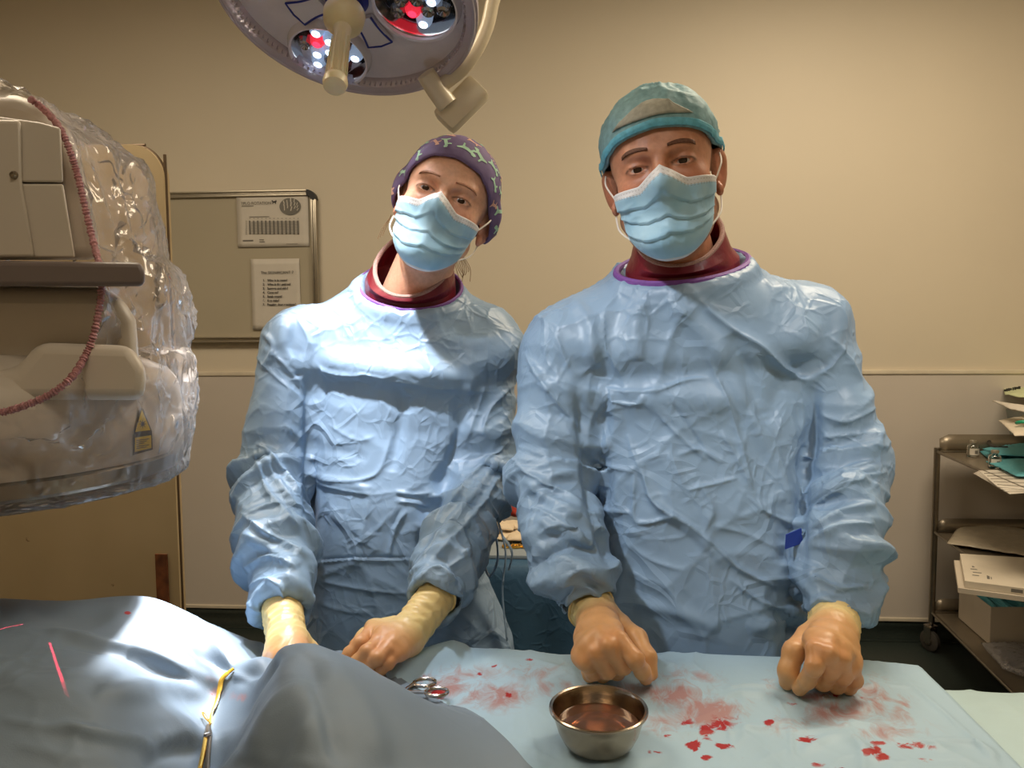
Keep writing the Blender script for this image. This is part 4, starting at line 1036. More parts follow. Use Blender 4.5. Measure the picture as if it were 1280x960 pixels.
# --- right person
st_m = tr(630, 310, 1.846, [
    ([(282, 110), (245, 190), (232, 300)], 14, -.007, 'b'), ([(325, 100), (305, 180), (310, 260)], 10, .005, 'b'), ([(240, 320), (262, 400), (225, 480)], 9, .006, 'b'),
    ([(400, 125), (462, 210), (530, 320), (585, 430), (640, 540), (688, 640)], 12, .011, 'b'), ([(430, 100), (515, 180), (600, 232), (660, 292), (705, 305)], 8, .009), ([(420, 150), (500, 270), (560, 400), (640, 560)], 12, -.010, 'b'),
    ([(520, 200), (565, 290), (600, 390)], 12, -.008, 'b'), ([(470, 250), (530, 400), (572, 550)], 5, .005), ([(500, 420), (545, 500), (575, 560)], 5, .005),
    ([(620, 246), (668, 300), (726, 300)], 6, .009), ([(666, 305), (692, 380), (672, 440)], 9, .007, 'b'), ([(640, 300), (620, 380), (580, 400)], 12, -.006, 'b'), ([(700, 320), (715, 420), (690, 520)], 8, -.008, 'b'),
    ([(318, 500), (345, 585), (430, 640), (500, 700), (545, 742), (630, 782)], 5, .009), ([(330, 520), (362, 600), (440, 660), (520, 740)], 6, -.005, 'v'),
    ([(350, 372), (400, 430), (468, 490)], 4, .005), ([(200, 480), (250, 505), (300, 518)], 4, .005), ([(302, 515), (300, 580), (312, 634), (400, 615)], 4, .006), ([(285, 430), (310, 500), (350, 590)], 5, .004),
    ([(560, 570), (610, 612), (685, 642)], 5, .006), ([(520, 762), (600, 820), (668, 828)], 5, .006), ([(232, 325), (330, 332), (420, 306), (470, 300)], 4, .005), ([(240, 345), (300, 360), (330, 340)], 4, .004),
    ([(380, 350), (430, 420), (470, 480)], 4, -.004), ([(190, 600), (300, 612)], 5, .004), ([(290, 680), (340, 720), (420, 745)], 6, .004), ([(420, 560), (480, 545), (540, 530)], 5, .004), ([(400, 480), (450, 465), (500, 500)], 5, .004),
    ([(300, 820), (400, 840), (500, 880)], 9, .006, 'b'), ([(560, 880), (640, 860), (690, 820)], 10, .007, 'b'), ([(480, 640), (560, 660), (640, 700)], 7, .004), ([(450, 540), (480, 600), (460, 660)], 6, .004),
    ([(168, 300), (185, 450), (205, 600), (255, 760)], 7, -.010, 'b'), ([(722, 300), (705, 450), (688, 600), (684, 780)], 7, -.010, 'b'), ([(215, 330), (300, 350), (420, 350), (560, 360)], 20, .010, 'b'), ([(380, 110), (460, 200), (520, 260)], 16, .008, 'b'), ([(620, 60), (680, 160), (700, 260)], 16, .008, 'b'),
    ([(48, 240), (95, 320), (172, 410)], 6, .008), ([(150, 398), (180, 412), (188, 440)], 5, .006), ([(150, 110), (200, 180), (205, 280)], 9, .006, 'b'), ([(120, 200), (160, 290), (205, 270)], 5, .005),
    ([(24, 495), (90, 540), (185, 592)], 7, .010), ([(45, 530), (110, 585), (180, 615)], 7, -.008, 'v'), ([(60, 600), (130, 630), (175, 662)], 6, .009), ([(78, 662), (140, 640), (222, 705)], 7, .010), ([(70, 625), (130, 650), (200, 690)], 6, -.008, 'v'),
    ([(98, 785), (165, 768), (255, 828)], 6, .010), ([(128, 772), (188, 742), (262, 800)], 6, .009), ([(130, 860), (165, 770)], 5, .008), ([(110, 720), (170, 730), (240, 770)], 6, -.008, 'v'),
    ([(706, 300), (755, 275), (785, 225)], 4, .007), ([(690, 560), (762, 530), (855, 488)], 7, .010), ([(700, 622), (768, 560), (885, 515)], 7, .010), ([(700, 590), (770, 545), (870, 500)], 6, -.009, 'v'),
    ([(690, 692), (762, 648), (855, 635)], 7, .010), ([(700, 655), (780, 610), (860, 590)], 6, -.009, 'v'), ([(700, 750), (765, 785), (840, 780)], 6, .009), ([(715, 805), (800, 832), (850, 850)], 6, .009), ([(720, 380), (790, 400), (870, 360)], 6, .006),
    ([(740, 200), (800, 260), (830, 330)], 7, .006), ([(800, 100), (770, 200), (730, 260)], 10, .005, 'b'), ([(720, 440), (800, 430), (880, 430)], 6, .006)])
mA = [dict(pts=[P(716, 446, 1.26), P(688, 595, 1.22), P(712, 690, 1.13), P(733, 744, 1.097)], r=[.078, .060, .056, .047], n=4),
      dict(pts=[P(1002, 414, 1.26), P(1062, 575, 1.22), P(1050, 690, 1.13), P(1045, 763, 1.095)], r=[.076, .066, .062, .050], n=4)]
mcen = P(870, 720, 1.28)
man = dict(C=P(829, 220, 1.17), R=rotm('Y', -9) @ rotm('Z', -10) @ rotm('X', -2), s=1.0, fem=False, skin=sr(206, 144, 112), gaze=0,
    feet=(mcen[0], mcen[1] + .03), neck_base=P(852, 345, 1.25), shoulders=[mA[0]['pts'][0], mA[1]['pts'][0]], arms=mA, sh_r=.070,
    torso=[sec(385, 750, 985, 1.28, .08), sec(430, 712, 1010, 1.28, .105), sec(520, 728, 998, 1.27, .125), sec(620, 742, 994, 1.26, .135), sec(720, 752, 1002, 1.26, .135), sec(820, 736, 1046, 1.27, .14), sec(960, 720, 1070, 1.28, .15), sec(1250, 710, 1075, 1.29, .16)],
    pelvis=A([mcen[0], mcen[1] + .02, .90]), chest=P(860, 470, 1.23), chest_r=(.14, .075, .09),
    neckline=(P(852, 331, 1.24), A([.104, 0, .012]), A([0, -.092, -.032])), crev=[[(720, 470), (730, 550), (741, 635), (755, 700), (768, 745)], [(1020, 470), (1012, 550), (1003, 635), (1001, 735)]], seed=11, buck=.0135, strokes=st_m,
    label='person on the right in blue surgical gown and teal bouffant cap, fists on the drape', gown_label='light blue surgical gown with purple neckline')
wm, wW = make_person(woman); mm, mW = make_person(man)
make_gown(wm, woman); gm, _ = make_gown(mm, man)

# neckline bindings
for me, cfg, rad, rng_ in ((mm, man, .0062, 1), (wm, woman, .0036, 1)):
    c, rv, fv = cfg['neckline']; pts = ring_pts(A(c) + [0, 0, -.002], rv * 1.0, fv * 1.0, 72)
    o = MB().tube(pts, rad, 8, closed=True).build('neckline_binding', M['purple'] if cfg is man else M['purple'], me); o['label'] = 'purple neckline binding'
# collars
c, rv, fv = man['neckline']
make_collar(mm, [(A(c) - [0, 0, .03], rv * .88, fv * .88), (A(c) + [0, 0, .004], rv * .86, fv * .86), (P(850, 316, 1.23), A([.078, 0, .010]), A([0, -.082, -.038])), (P(848, 292, 1.22), A([.069, 0, .010]), A([0, -.069, -.056]))], 'maroon lead collar')
c, rv, fv = woman['neckline']
make_collar(wm, [(A(c) - [0, 0, .03], rv * .88, fv * .88), (A(c) + [0, 0, .004], rv * .88, fv * .90), (P(514, 344, 1.40), A([.079, 0, -.006]), A([0, -.078, -.050])), (P(515, 330, 1.39), A([.070, 0, -.001]), A([0, -.068, -.062]))], 'maroon lead collar')
# masks
make_mask(wm, wW, woman['C'], woman['R'], woman['s'], True, 'pale blue pleated face mask with white top band')
make_mask(mm, mW, man['C'], man['R'], man['s'], False, 'pale blue pleated face mask with white top band')
# caps
def rim_m(a):
    a = np.abs(np.mod(np.asarray(a) + math.pi, 2 * math.pi) - math.pi)
    return np.interp(a, [0, .5, .95, 1.25, 1.6, 2.2, math.pi], [.17, .13, .02, -.03, -.03, -.40, -.60])
capo, csurf = make_cap(mm, man['C'], man['R'], man['s'], rim_m, .005, .013, M['cap_teal'], 'bouffant_cap', 21)
capo['label'] = 'teal disposable bouffant cap'
na = 90; az = np.linspace(-2.0, 2.0, na); rows = []
for j in range(7):
    f = j / 6; rows.append(csurf(az, rim_m(az) + f * (.13 - .04 * np.cos(az)) * np.clip((2.05 - np.abs(az)) * 2, .2, 1), .0018 + .0015 * math.sin(f * 3.1) + (.0012 if j in (0, 6) else 0)))
o = mk('cap_band', np.array(rows).reshape(-1, 3), grid_faces(na, 7), M['cap_band'], capo); o['label'] = 'brighter blue folded forehead band'; mod(o, 'SOLIDIFY', thickness=.0012, offset=0)
na = 40; rows = []
for j in range(9):
    f = j / 8; az = np.linspace(-.62, .55, na) * (1 - f * .92) + .0; rows.append(csurf(az, rim_m(az * 0 + .1) + .14 + f * .28 + 0 * az, .0014 + .001 * math.sin(f * 3)))
o = mk('cap_gusset', np.array(rows).reshape(-1, 3), grid_faces(na, 9), M['gusset'], capo); o['label'] = 'pale triangular gusset'; mod(o, 'SOLIDIFY', thickness=.001, offset=0)

def rim_w(a):
    s_ = np.mod(np.asarray(a) + math.pi, 2 * math.pi) - math.pi; a = np.abs(s_)
    e = np.interp(a, [0, .45, .85, 1.2, 1.45, 1.75, 2.3, math.pi], [.31, .24, -.02, -.26, -.48, -.60, -.62, -.64])
    return e
wcap, wsurf = make_cap(wm, woman['C'], woman['R'], woman['s'], rim_w, .006, .007, M['cap_print'], 'surgical_cap', 5, bag=.020)
wcap['label'] = 'purple cloth cap printed with small mint animals'
# printed little animals on the cap, flat appliqué print following the cloth
critter = [(-1.0, .05), (-.85, .35), (-.6, .38), (-.45, .22), (.45, .26), (.8, .55), (.95, .5), (.75, .2), (.62, -.05), (.75, -.5), (.58, -.5), (.42, -.12), (-.25, -.12), (-.4, -.5), (-.55, -.48), (-.5, -.05), (-.8, -.05)]
def critters(surf, spots, parent):
    for i, (a0, e0, rot, sc_) in enumerate(spots):
        pts = np.array(critter); c_, s_ = math.cos(rot), math.sin(rot)
        def put(pp, ex):
            x = pp[:, 0] * c_ - pp[:, 1] * s_; y = pp[:, 0] * s_ + pp[:, 1] * c_
            el = e0 + y * sc_; return surf(a0 + x * sc_ / np.maximum(np.cos(el), .35), el, ex)
        # fill: strip triangulated as thin fan rows
        import mathutils.geometry as G
        dense = []
        for k in range(len(pts)):
            p_, q_ = pts[k], pts[(k + 1) % len(pts)]; dense += [p_, (p_ + q_) / 2]
        dense = np.array(dense); gx, gy = np.meshgrid(np.arange(-1, 1, .12), np.arange(-.55, .6, .12)); gp = np.stack([gx.ravel(), gy.ravel()], 1)
        def inside(p):
            r = False
            for k in range(len(pts)):
                a, b = pts[k], pts[(k + 1) % len(pts)]
                if (a[1] > p[1]) != (b[1] > p[1]) and p[0] < (b[0] - a[0]) * (p[1] - a[1]) / (b[1] - a[1]) + a[0]: r = not r
            return r
        gp = np.array([g_ for g_ in gp if inside(g_) and np.min(np.linalg.norm(dense - g_, axis=1)) > .05])
        al = np.concatenate([dense, gp]); nD = len(dense)
        r_ = G.delaunay_2d_cdt([Vector(p) for p in al], [(k, (k + 1) % nD) for k in range(nD)], [], 1, 1e-5)
        V = put(np.array([[v.x, v.y] for v in r_[0]]), .0007)
        o = mk('printed_animal', V, [tuple(f) for f in r_[2]], M['mint'] if i % 3 else M['peach'], parent); 
spots = []
for a0 in np.arange(-3.1, 3.1, .33):
    for k, e0 in enumerate((-.30, -.02, .27, .56, .86, 1.16)):
        aa = a0 + (.2 if k % 2 else 0) + .05 * math.sin(9 * a0 + k)
        if e0 > float(rim_w(aa)) + .12 and (k < 4 or int(round(a0 * 10)) % (8 if k == 4 else 16) < 4): spots.append((aa, e0, random.uniform(-1.1, .4) + (math.pi if random.random() < .5 else 0), .145 + .03 * random.random()))
critters(wsurf, spots, wcap)
# wisps of hair below the cap
mb = MB()
for k in range(9):
    a = P(566 + k * 1.6, 318 + (k % 3), 1.40); b = P(570 + k * 2.2, 335, 1.40); c_ = P(575 + 3 * math.sin(k) + k * 1.2, 352 - (k % 4) * 4, 1.40)
    mb.tube(smooth_path([a, b, c_], 5), .00055, 4)
for k in range(3):
    mb.tube(smooth_path([P(489, 268 + k, 1.37), P(482 - k * 2, 285, 1.37), P(478 - k * 3, 295 + k * 2, 1.37)], 5), .0004, 4)
o = mb.build('hair', M['hair'], wm); o['kind'] = 'stuff'; o['label'] = 'loose light brown strands behind the neck'

# gloves
def f4(*a): return [PZ(*p) for p in a]
make_glove(mm, PZ(746, 770, .978), None, [PZ(765, 789, .986), PZ(752, 798, .986), PZ(739, 808, .978), PZ(728, 820, .967)],
    [f4((774, 800, .990), (794, 824, .974), (803, 839, .952), (807, 848, .934)), f4((761, 808, .986), (778, 832, .958), (771, 840, .936), (763, 834, .934)),
     f4((745, 817, .976), (759, 838, .950), (753, 843, .932), (746, 837, .932)), f4((731, 828, .964), (742, 841, .943), (737, 844, .931), (733, 839, .932))],
    f4((774, 783, .966), (796, 798, .966), (809, 822, .953), (813, 842, .935)), P(739, 760, 1.09), .0335, 'tan latex glove closed in a loose fist', 1, 1.06)
make_glove(mm, PZ(1042, 790, .978), None, [PZ(1019, 801, .990), PZ(1034, 806, .990), PZ(1049, 815, .982), PZ(1063, 826, .967)],
    [f4((1019, 813, .990), (1018, 833, .976), (1009, 850, .952), (999, 861, .934)), f4((1035, 818, .988), (1038, 838, .966), (1029, 853, .942), (1020, 852, .934)),
     f4((1051, 825, .979), (1054, 845, .956), (1046, 857, .936), (1039, 852, .932)), f4((1065, 835, .963), (1068, 850, .945), (1061, 859, .933), (1055, 855, .932))],
    f4((1012, 797, .974), (992, 815, .970), (985, 838, .951), (984, 853, .934)), P(1044, 768, 1.09), .0345, 'tan latex glove resting on its knuckles', 2, 1.06)
make_glove(wm, PZ(508, 796, .958), None, [PZ(468, 786, .966), PZ(479, 796, .968), PZ(490, 806, .964), PZ(499, 815, .955)],
    [f4((462, 792, .966), (450, 804, .964), (438, 816, .954), (429, 826, .946)), f4((472, 803, .968), (459, 815, .965), (447, 827, .954), (438, 835, .944)),
     f4((483, 812, .964), (471, 823, .960), (459, 832, .950), (449, 839, .940)), f4((494, 820, .955), (485, 829, .950), (476, 837, .941), (468, 842, .935))],
    f4((492, 784, .955), (471, 784, .951), (455, 796, .948), (444, 806, .946)), P(547, 744, 1.13), .0285, 'tan latex glove laid flat, ring showing beneath', 3, .92)
o = MB().tube([PZ(461, 813, .966) + .0085 * (math.cos(a) * A([.8, .6, 0]) + math.sin(a) * A([0, 0, 1.])) for a in np.linspace(0, 2 * math.pi, 20, endpoint=False)], .0016, 6, closed=True).build('glove_ring_bulge', M['bead'], wm)
make_glove(wm, PZ(360, 806, .962), None, [PZ(374, 816, .962), PZ(363, 819, .964), PZ(352, 821, .962), PZ(342, 822, .955)],
    [f4((376, 822, .960), (380, 832, .955), (384, 842, .945), (387, 848, .938)), f4((364, 825, .962), (367, 836, .956), (370, 846, .945), (372, 852, .938)),
     f4((352, 827, .960), (353, 837, .954), (354, 846, .944), (355, 851, .937)), f4((341, 827, .953), (340, 834, .949), (339, 842, .941), (338, 846, .936))],
    f4((372, 808, .955), (386, 812, .950), (396, 820, .945), (402, 826, .940)), P(352, 760, 1.11), .0285, 'tan latex glove with wrinkled cuff', 4, .92)
# blue belt card on the right gown, ties at the side of the left gown
mb = MB(); q = [P(982, 668, 1.118), P(1001, 660, 1.125), P(1003, 678, 1.125), P(981, 686, 1.118)]
nrm = A([0, -.003, 0]); mb.add([p for p in q] + [p + nrm for p in q], [(0, 1, 2, 3), (7, 6, 5, 4), (0, 4, 5, 1), (1, 5, 6, 2), (2, 6, 7, 3), (3, 7, 4, 0)])
o = mb.build('belt_card', M['tagblue'], mm, smooth=False); o['label'] = 'dark blue belt card'
MB().tube(smooth_path([P(1002, 668, 1.122), P(1008, 655, 1.15), P(1012, 650, 1.2)], 6), .003, 6, flat=.5).build('belt_tie', M['gown'], mm)
for k, pts in enumerate(([(622, 650), (632, 690), (628, 740), (634, 800)], [(614, 655), (606, 700), (612, 720), (622, 700), (620, 668)], [(628, 670), (640, 690), (636, 712)])):
    MB().tube(smooth_path([P(x, y, 1.36 - .01 * k) for x, y in pts], 6), .007, 8, flat=.25).build('gown_tie', M['gown'], wm)
# ------------------------------------------------------------------ operating table, drapes and what lies on them
TZ = .92
ot = root('operating_table', (-.05, .78, 0), 'operating table hidden beneath the blue and grey drapes', 'table')
MB().box((-.12, .78, .838), (.98, .24, .024), bev=.012).build('table_top', M['rubber'], ot)
mb = MB().box((-.1, .78, .44), (.14, .13, .374), bev=.03); mb.build('column', M['steel'], ot)
MB().box((-.1, .78, .035), (.42, .22, .035), bev=.02).build('base', M['ivory2'], ot)
def rbf(pts, smooth=0.0):
    p = np.array(pts); X = p[:, :2]; n = len(p)
    r = np.linalg.norm(X[:, None] - X[None], axis=2); K = np.where(r > 0, r * r * np.log(r + 1e-12), 0) + smooth * np.eye(n)
    Am = np.zeros((n + 3, n + 3)); Am[:n, :n] = K; Am[:n, n] = 1; Am[:n, n + 1:] = X; Am[n:, :n] = Am[:n, n:].T
    w_ = np.linalg.solve(Am, np.concatenate([p[:, 2], np.zeros(3)]))
    def f(x, y):
        q = np.stack([x.ravel(), y.ravel()], 1); out = np.zeros(len(q))
        for i in range(n):
            r = np.hypot(q[:, 0] - X[i, 0], q[:, 1] - X[i, 1]); out += w_[i] * np.where(r > 0, r * r * np.log(r + 1e-12), 0)
        return (out + w_[n] + w_[n + 1] * q[:, 0] + w_[n + 2] * q[:, 1]).reshape(x.shape)
    return f
def stain_attr(V, blobs):
    px, py, _ = proj(V); S_ = np.zeros((len(V), 3))
    for (x, y, rx, ry, am, ch) in blobs:
        g = am * np.exp(-(((px - x) / rx) ** 2 + ((py - y) / ry) ** 2)); S_[:, ch] = np.maximum(S_[:, ch], g)
    return S_
# flat light-blue drape: near edge hangs, far edge hangs towards the people
fe = [PZ(x, y, TZ) for x, y in ((290, 812), (440, 820), (520, 815), (590, 810), (640, 813), (700, 819), (850, 820), (1000, 826), (1100, 830), (1150, 834))]
cor = fe[-1]; rb = PZ(1268, 960, TZ)
nx, ny = 330, 230
u = np.linspace(0, 1, nx)[None]; v = np.linspace(0, 1, ny)[:, None]
xl, xr_far, xr_near = fe[0][0] - .05, cor[0], rb[0] + (rb[0] - cor[0]) * .55
yn = .46
xf = np.interp(u, [0, 1], [xl, xr_far]); xn = np.interp(u, [0, 1], [xl, xr_near])
X = xf + (xn - xf) * v; Yf = np.interp(xf, [p[0] for p in fe], [p[1] for p in fe]) + .006; Y = Yf + (yn - Yf) * v
Z = np.full_like(X, TZ)
# hanging skirts on far / near / right
hang = .30
def add_rows(X, Y, Z, side):
    k = 22; t = np.linspace(0, 1, k + 1)[1:][:, None]
    if side == 'far':
        x0, y0 = X[:1], Y[:1]; c = np.sin(x0 * 38) * .010 + np.sin(x0 * 83 + 1) * .004
        x = x0 + 0 * t; y = y0 + .012 * (1 - np.exp(-t * 14)) + c * t * (t > 0) ; z = TZ - .004 - hang * t ** 1.1 + 0 * x0
        return np.concatenate([x[::-1], X]), np.concatenate([y[::-1], Y]), np.concatenate([z[::-1], Z])
    x0, y0 = X[-1:], Y[-1:]; c = np.sin(x0 * 31 + 2) * .014
    x = x0 + 0 * t; y = y0 - .012 * (1 - np.exp(-t * 14)) + c * t; z = TZ - .004 - hang * t ** 1.1 + 0 * x0
    return np.concatenate([X, x]), np.concatenate([Y, y]), np.concatenate([Z, z])
Z = Z + .0022 * np.sin(X * 9 + Y * 5) * 1
X, Y, Z = add_rows(X, Y, Z, 'far'); X, Y, Z = add_rows(X, Y, Z, 'near')
k = 14; t = np.linspace(0, 1, k + 1)[1:][None, :]; x0, y0, z0 = X[:, -1:], Y[:, -1:], Z[:, -1:]
rs_ = np.concatenate([x0 + .010 * (1 - np.exp(-t * 12)) + .004 * np.sin(y0 * 60) * t], 1)
X = np.concatenate([X, rs_], 1); Y = np.concatenate([Y, y0 + 0 * t], 1); Z = np.concatenate([Z, z0 - .052 * t], 1)
V = np.stack([X, Y, Z], -1).reshape(-1, 3); nX = X.shape[1]; Q = grid_faces(nX, X.shape[0])[:, ::-1]
N = vnorm(V, Q)
if N[len(N) // 2, 2] < 0: Q = Q[:, ::-1]; N = -N
st = [([(480, 846), (520, 832), (560, 818), (588, 810)], 13, .016, 'b'), ([(500, 858), (540, 838), (600, 822)], 9, -.006, 'b'),
      ([(430, 836), (470, 824), (520, 812)], 7, .005), ([(1005, 868), (960, 860), (905, 862)], 4, .006), ([(905, 870), (960, 868)], 4, -.004, 'v'), ([(960, 862), (985, 900), (990, 950)], 4, .003),
      ([(860, 822), (900, 880), (920, 955)], 3, .0022), ([(1130, 850), (1190, 900), (1250, 958)], 5, .004), ([(1080, 905), (1130, 925), (1200, 935)], 4, .003), ([(1160, 925), (1220, 930), (1250, 950)], 5, .005),
      ([(600, 822), (650, 850), (640, 880)], 8, .003, 'b'), ([(700, 822), (720, 850), (700, 900)], 6, .0025), ([(560, 905), (640, 930), (700, 955)], 6, .003), ([(820, 845), (860, 860), (850, 900)], 6, .0025),
      ([(900, 905), (990, 915), (1080, 905)], 3, .002), ([(1000, 940), (1050, 920), (1100, 950)], 6, .003, 'b'), ([(1080, 845), (1100, 870), (1060, 900)], 7, .0025, 'b'), ([(740, 930), (790, 950), (830, 945)], 7, .002, 'b')]
V = fold(V, N, st); V[:, 2] += (crumple(V * [1, 1, 1], 9, 7) * .0030 + crumple(V, 22, 8) * .0012)
blobs = [(560, 858, 34, 16, .8, 0), (548, 868, 12, 6, .95, 1), (528, 848, 8, 5, .55, 1), (620, 870, 60, 18, .62, 0), (660, 840, 70, 14, .42, 0), (700, 858, 40, 12, .5, 0), (630, 832, 50, 10, .3, 0),
         (636, 869, 6, 4, .8, 1), (618, 833, 7, 4, .55, 1), (662, 825, 6, 3, .5, 1), (600, 842, 5, 3, .6, 1), (690, 838, 5, 3, .4, 1),
         (735, 866, 60, 10, .55, 0), (780, 862, 40, 12, .5, 0), (860, 850, 50, 16, .5, 0), (845, 868, 40, 16, .78, 0), (925, 885, 30, 14, .5, 0), (590, 842, 60, 14, .45, 0), (880, 890, 42, 22, .8, 0), (900, 905, 18, 12, .62, 1), (866, 932, 11, 7, 1.0, 1), (884, 914, 12, 10, .85, 1), (915, 900, 20, 10, .45, 1), (858, 905, 14, 8, .5, 1), (830, 905, 30, 20, .5, 0),
         (962, 903, 9, 4, .8, 1), (1008, 924, 14, 5, .8, 1), (905, 932, 12, 5, .8, 1), (882, 948, 8, 5, .8, 1), (1090, 938, 14, 6, .85, 1), (1104, 946, 10, 6, .7, 1), (1100, 928, 14, 4, .6, 1), (1140, 932, 34, 6, .62, 1), (1160, 950, 16, 5, .5, 1), (1050, 960, 12, 4, .5, 1),
         (1090, 875, 34, 30, .62, 0), (1125, 890, 18, 30, .58, 0), (1050, 890, 60, 18, .58, 0), (1020, 870, 40, 8, .55, 0), (990, 905, 50, 14, .45, 0), (1110, 915, 50, 14, .5, 0), (960, 850, 14, 20, .4, 0), (1085, 850, 40, 8, .35, 0),
         (1040, 868, 16, 5, .6, 1), (1075, 872, 8, 3, .5, 1), (990, 880, 10, 3, .6, 1), (700, 900, 14, 8, .2, 0), (820, 940, 14, 4, .5, 1), (1022, 955, 10, 4, .5, 1), (835, 920, 8, 3, .6, 1), (930, 948, 10, 3, .5, 1)]
blobs = [(x, y, rx * 1.1, ry * 1.1, am * (1.0 if ch == 0 else 1.05), ch) for x, y, rx, ry, am, ch in blobs]
o = mk('surgical_drape', V, Q, M['drape_blue'], None, attr={'stain': stain_attr(V, blobs)})
setp(o, 'light blue paper drape smeared with pink and red stains under the bowl', 'drape', 'surgical drapes')
DR_V = V[:]
def drape_z(x, y):
    d = np.hypot(DR_V[:, 0] - x, DR_V[:, 1] - y) + 10 * (DR_V[:, 2] < TZ - .01); return DR_V[np.argmin(d), 2]
# pale sheet at a lower level on the right
a, b = PZ(1165, 864, .878), PZ(1320, 866, .878); n1, n2 = 90, 90
u = np.linspace(0, 1, n1)[None]; v = np.linspace(0, 1, n2)[:, None]
xa = a[0] - .10; X = xa + (1.15 - xa) * u + 0 * v; Yf = a[1] + (b[1] - a[1]) * (X - a[0]) / (b[0] - a[0]); Y = Yf + (.46 - Yf) * v; Z = .878 + .002 * np.sin(X * 22 + Y * 9)
k = 16; t = np.linspace(0, 1, k + 1)[1:][:, None]
X, Y, Z = np.concatenate([X[:1] + 0 * t[::-1], X, X[-1:] + 0 * t]), np.concatenate([Y[:1] + .012 * (1 - np.exp(-t[::-1] * 14)) + .008 * np.sin(X[:1] * 40) * t[::-1], Y, Y[-1:] - .012 * (1 - np.exp(-t * 14))]), np.concatenate([Z[:1] - .25 * t[::-1], Z, Z[-1:] - .25 * t])
V = np.stack([X, Y, Z], -1).reshape(-1, 3); Q = grid_faces(n1, X.shape[0]); N = vnorm(V, Q)
if N[len(N) // 2, 2] < 0: Q = Q[:, ::-1]; N = -N
V = fold(V, N, [([(1195, 892), (1240, 884), (1280, 890)], 4, .004), ([(1240, 868), (1262, 885), (1280, 905)], 4, .003), ([(1190, 865), (1215, 900), (1250, 930)], 5, .003), ([(1215, 895), (1230, 930), (1270, 955)], 4, .003)])
V[:, 2] += crumple(V, 10, 17) * .003
o = mk('surgical_drape', V, Q, M['drape_pale'], None, attr={'stain': np.zeros((len(V), 3))}); setp(o, 'pale clean blue-green sheet at the lower right corner, slightly lower than its neighbour', 'drape', 'surgical drapes')

# grey-blue drape over the patient: control heights
cp = []
def c3(px, py, z): p = PZ(px, py, z); cp.append((p[0], p[1], z))
def cw(x, y, z): cp.append((x, y, z))
for px, py, z in ((-200, 748, 1.03), (-90, 748, 1.03), (0, 748, 1.03), (100, 750, 1.028), (190, 747, 1.026), (235, 772, 1.002), (270, 800, .972), (300, 826, .945),
                  (-100, 820, 1.035), (0, 820, 1.035), (100, 815, 1.030), (180, 800, 1.015), (240, 830, .985), (0, 900, 1.02), (120, 890, 1.015), (200, 880, .985), (240, 905, .962), (268, 872, .950), (262, 915, .940), (252, 960, .925),
                  (0, 960, 1.0), (100, 960, .99), (180, 960, .965), (318, 824, .985), (345, 816, 1.025), (375, 815, 1.040), (405, 818, 1.038), (430, 824, 1.028), (465, 838, 1.008), (500, 857, .988), (540, 880, .967), (580, 906, .950), (620, 936, .936), (650, 958, .925), (450, 828, 1.015),
                  (375, 860, 1.045), (340, 850, 1.01), (310, 880, .975), (300, 930, .96), (375, 910, 1.035), (440, 880, 1.025), (430, 950, 1.01), (350, 960, 1.0), (500, 910, .995), (500, 960, .98), (570, 950, .955), (600, 985, .935), (690, 1000, .921)):
    c3(px, py, z)
# behind the ridges the cloth drops to the table
for x, y, z in ((-1.25, 1.06, .95), (-1.0, 1.08, .94), (-.8, 1.09, .93), (-.62, 1.10, .925), (-.45, 1.06, .922), (-.36, .96, .925), (-.27, .885, .925), (-.18, .885, .923), (-.08, .90, .921), (.02, .86, .921), (.10, .80, .921), (.16, .70, .921), (.18, .58, .921),
                (-1.3, .75, 1.03), (-1.3, .5, .98), (-1.0, .5, .97), (-.7, .5, .955), (-.45, .5, .94), (-.2, .5, .965), (0, .5, .94), (.12, .48, .922)): cw(x, y, z)
f = rbf(cp, 2e-6)
nx, ny = 420, 230
X, Y = np.meshgrid(np.linspace(-1.32, .14, nx), np.linspace(.46, 1.10, ny))
# cloth boundary: x-dependent far edge and right edge (parametric squeeze)
sl_ = [PZ(x, y - 5, TZ) for x, y in ((425, 822), (465, 840), (500, 858), (560, 893), (605, 925), (650, 958), (700, 1000), (760, 1060))]
far = np.interp(X[0], [-1.32, -.62, -.45, -.36] + [p[0] for p in sl_], [1.11, 1.11, 1.07, .99] + [p[1] for p in sl_])
Y = .46 + (Y - .46) / .64 * (far[None] - .46)
Z = np.maximum(f(X, Y), TZ + .0035)
k = 18; t = np.linspace(0, 1, k + 1)[1:][:, None]
Xn, Yn, Zn = X[:1] + 0 * t, Y[:1] - .026 * (1 - np.exp(-t * 14)) + .012 * np.sin(X[:1] * 26) * t, Z[:1] - .006 - .30 * t ** 1.1
far_h = np.clip((-.42 - X[-1:]) / .1, 0, 1)
Xf, Yf, Zf = X[-1:] + 0 * t, Y[-1:] + far_h * (.012 * (1 - np.exp(-t * 14)) + .01 * np.sin(X[-1:] * 33) * t) + (1 - far_h) * .004 * t, Z[-1:] - far_h * .30 * t
X, Y, Z = np.concatenate([Xn[::-1], X, Xf]), np.concatenate([Yn[::-1], Y, Yf]), np.concatenate([Zn[::-1], Z, Zf])
V = np.stack([X, Y, Z], -1).reshape(-1, 3); Q = grid_faces(nx, X.shape[0]); N = vnorm(V, Q)
if N[len(N) // 2, 2] < 0: Q = Q[:, ::-1]; N = -N
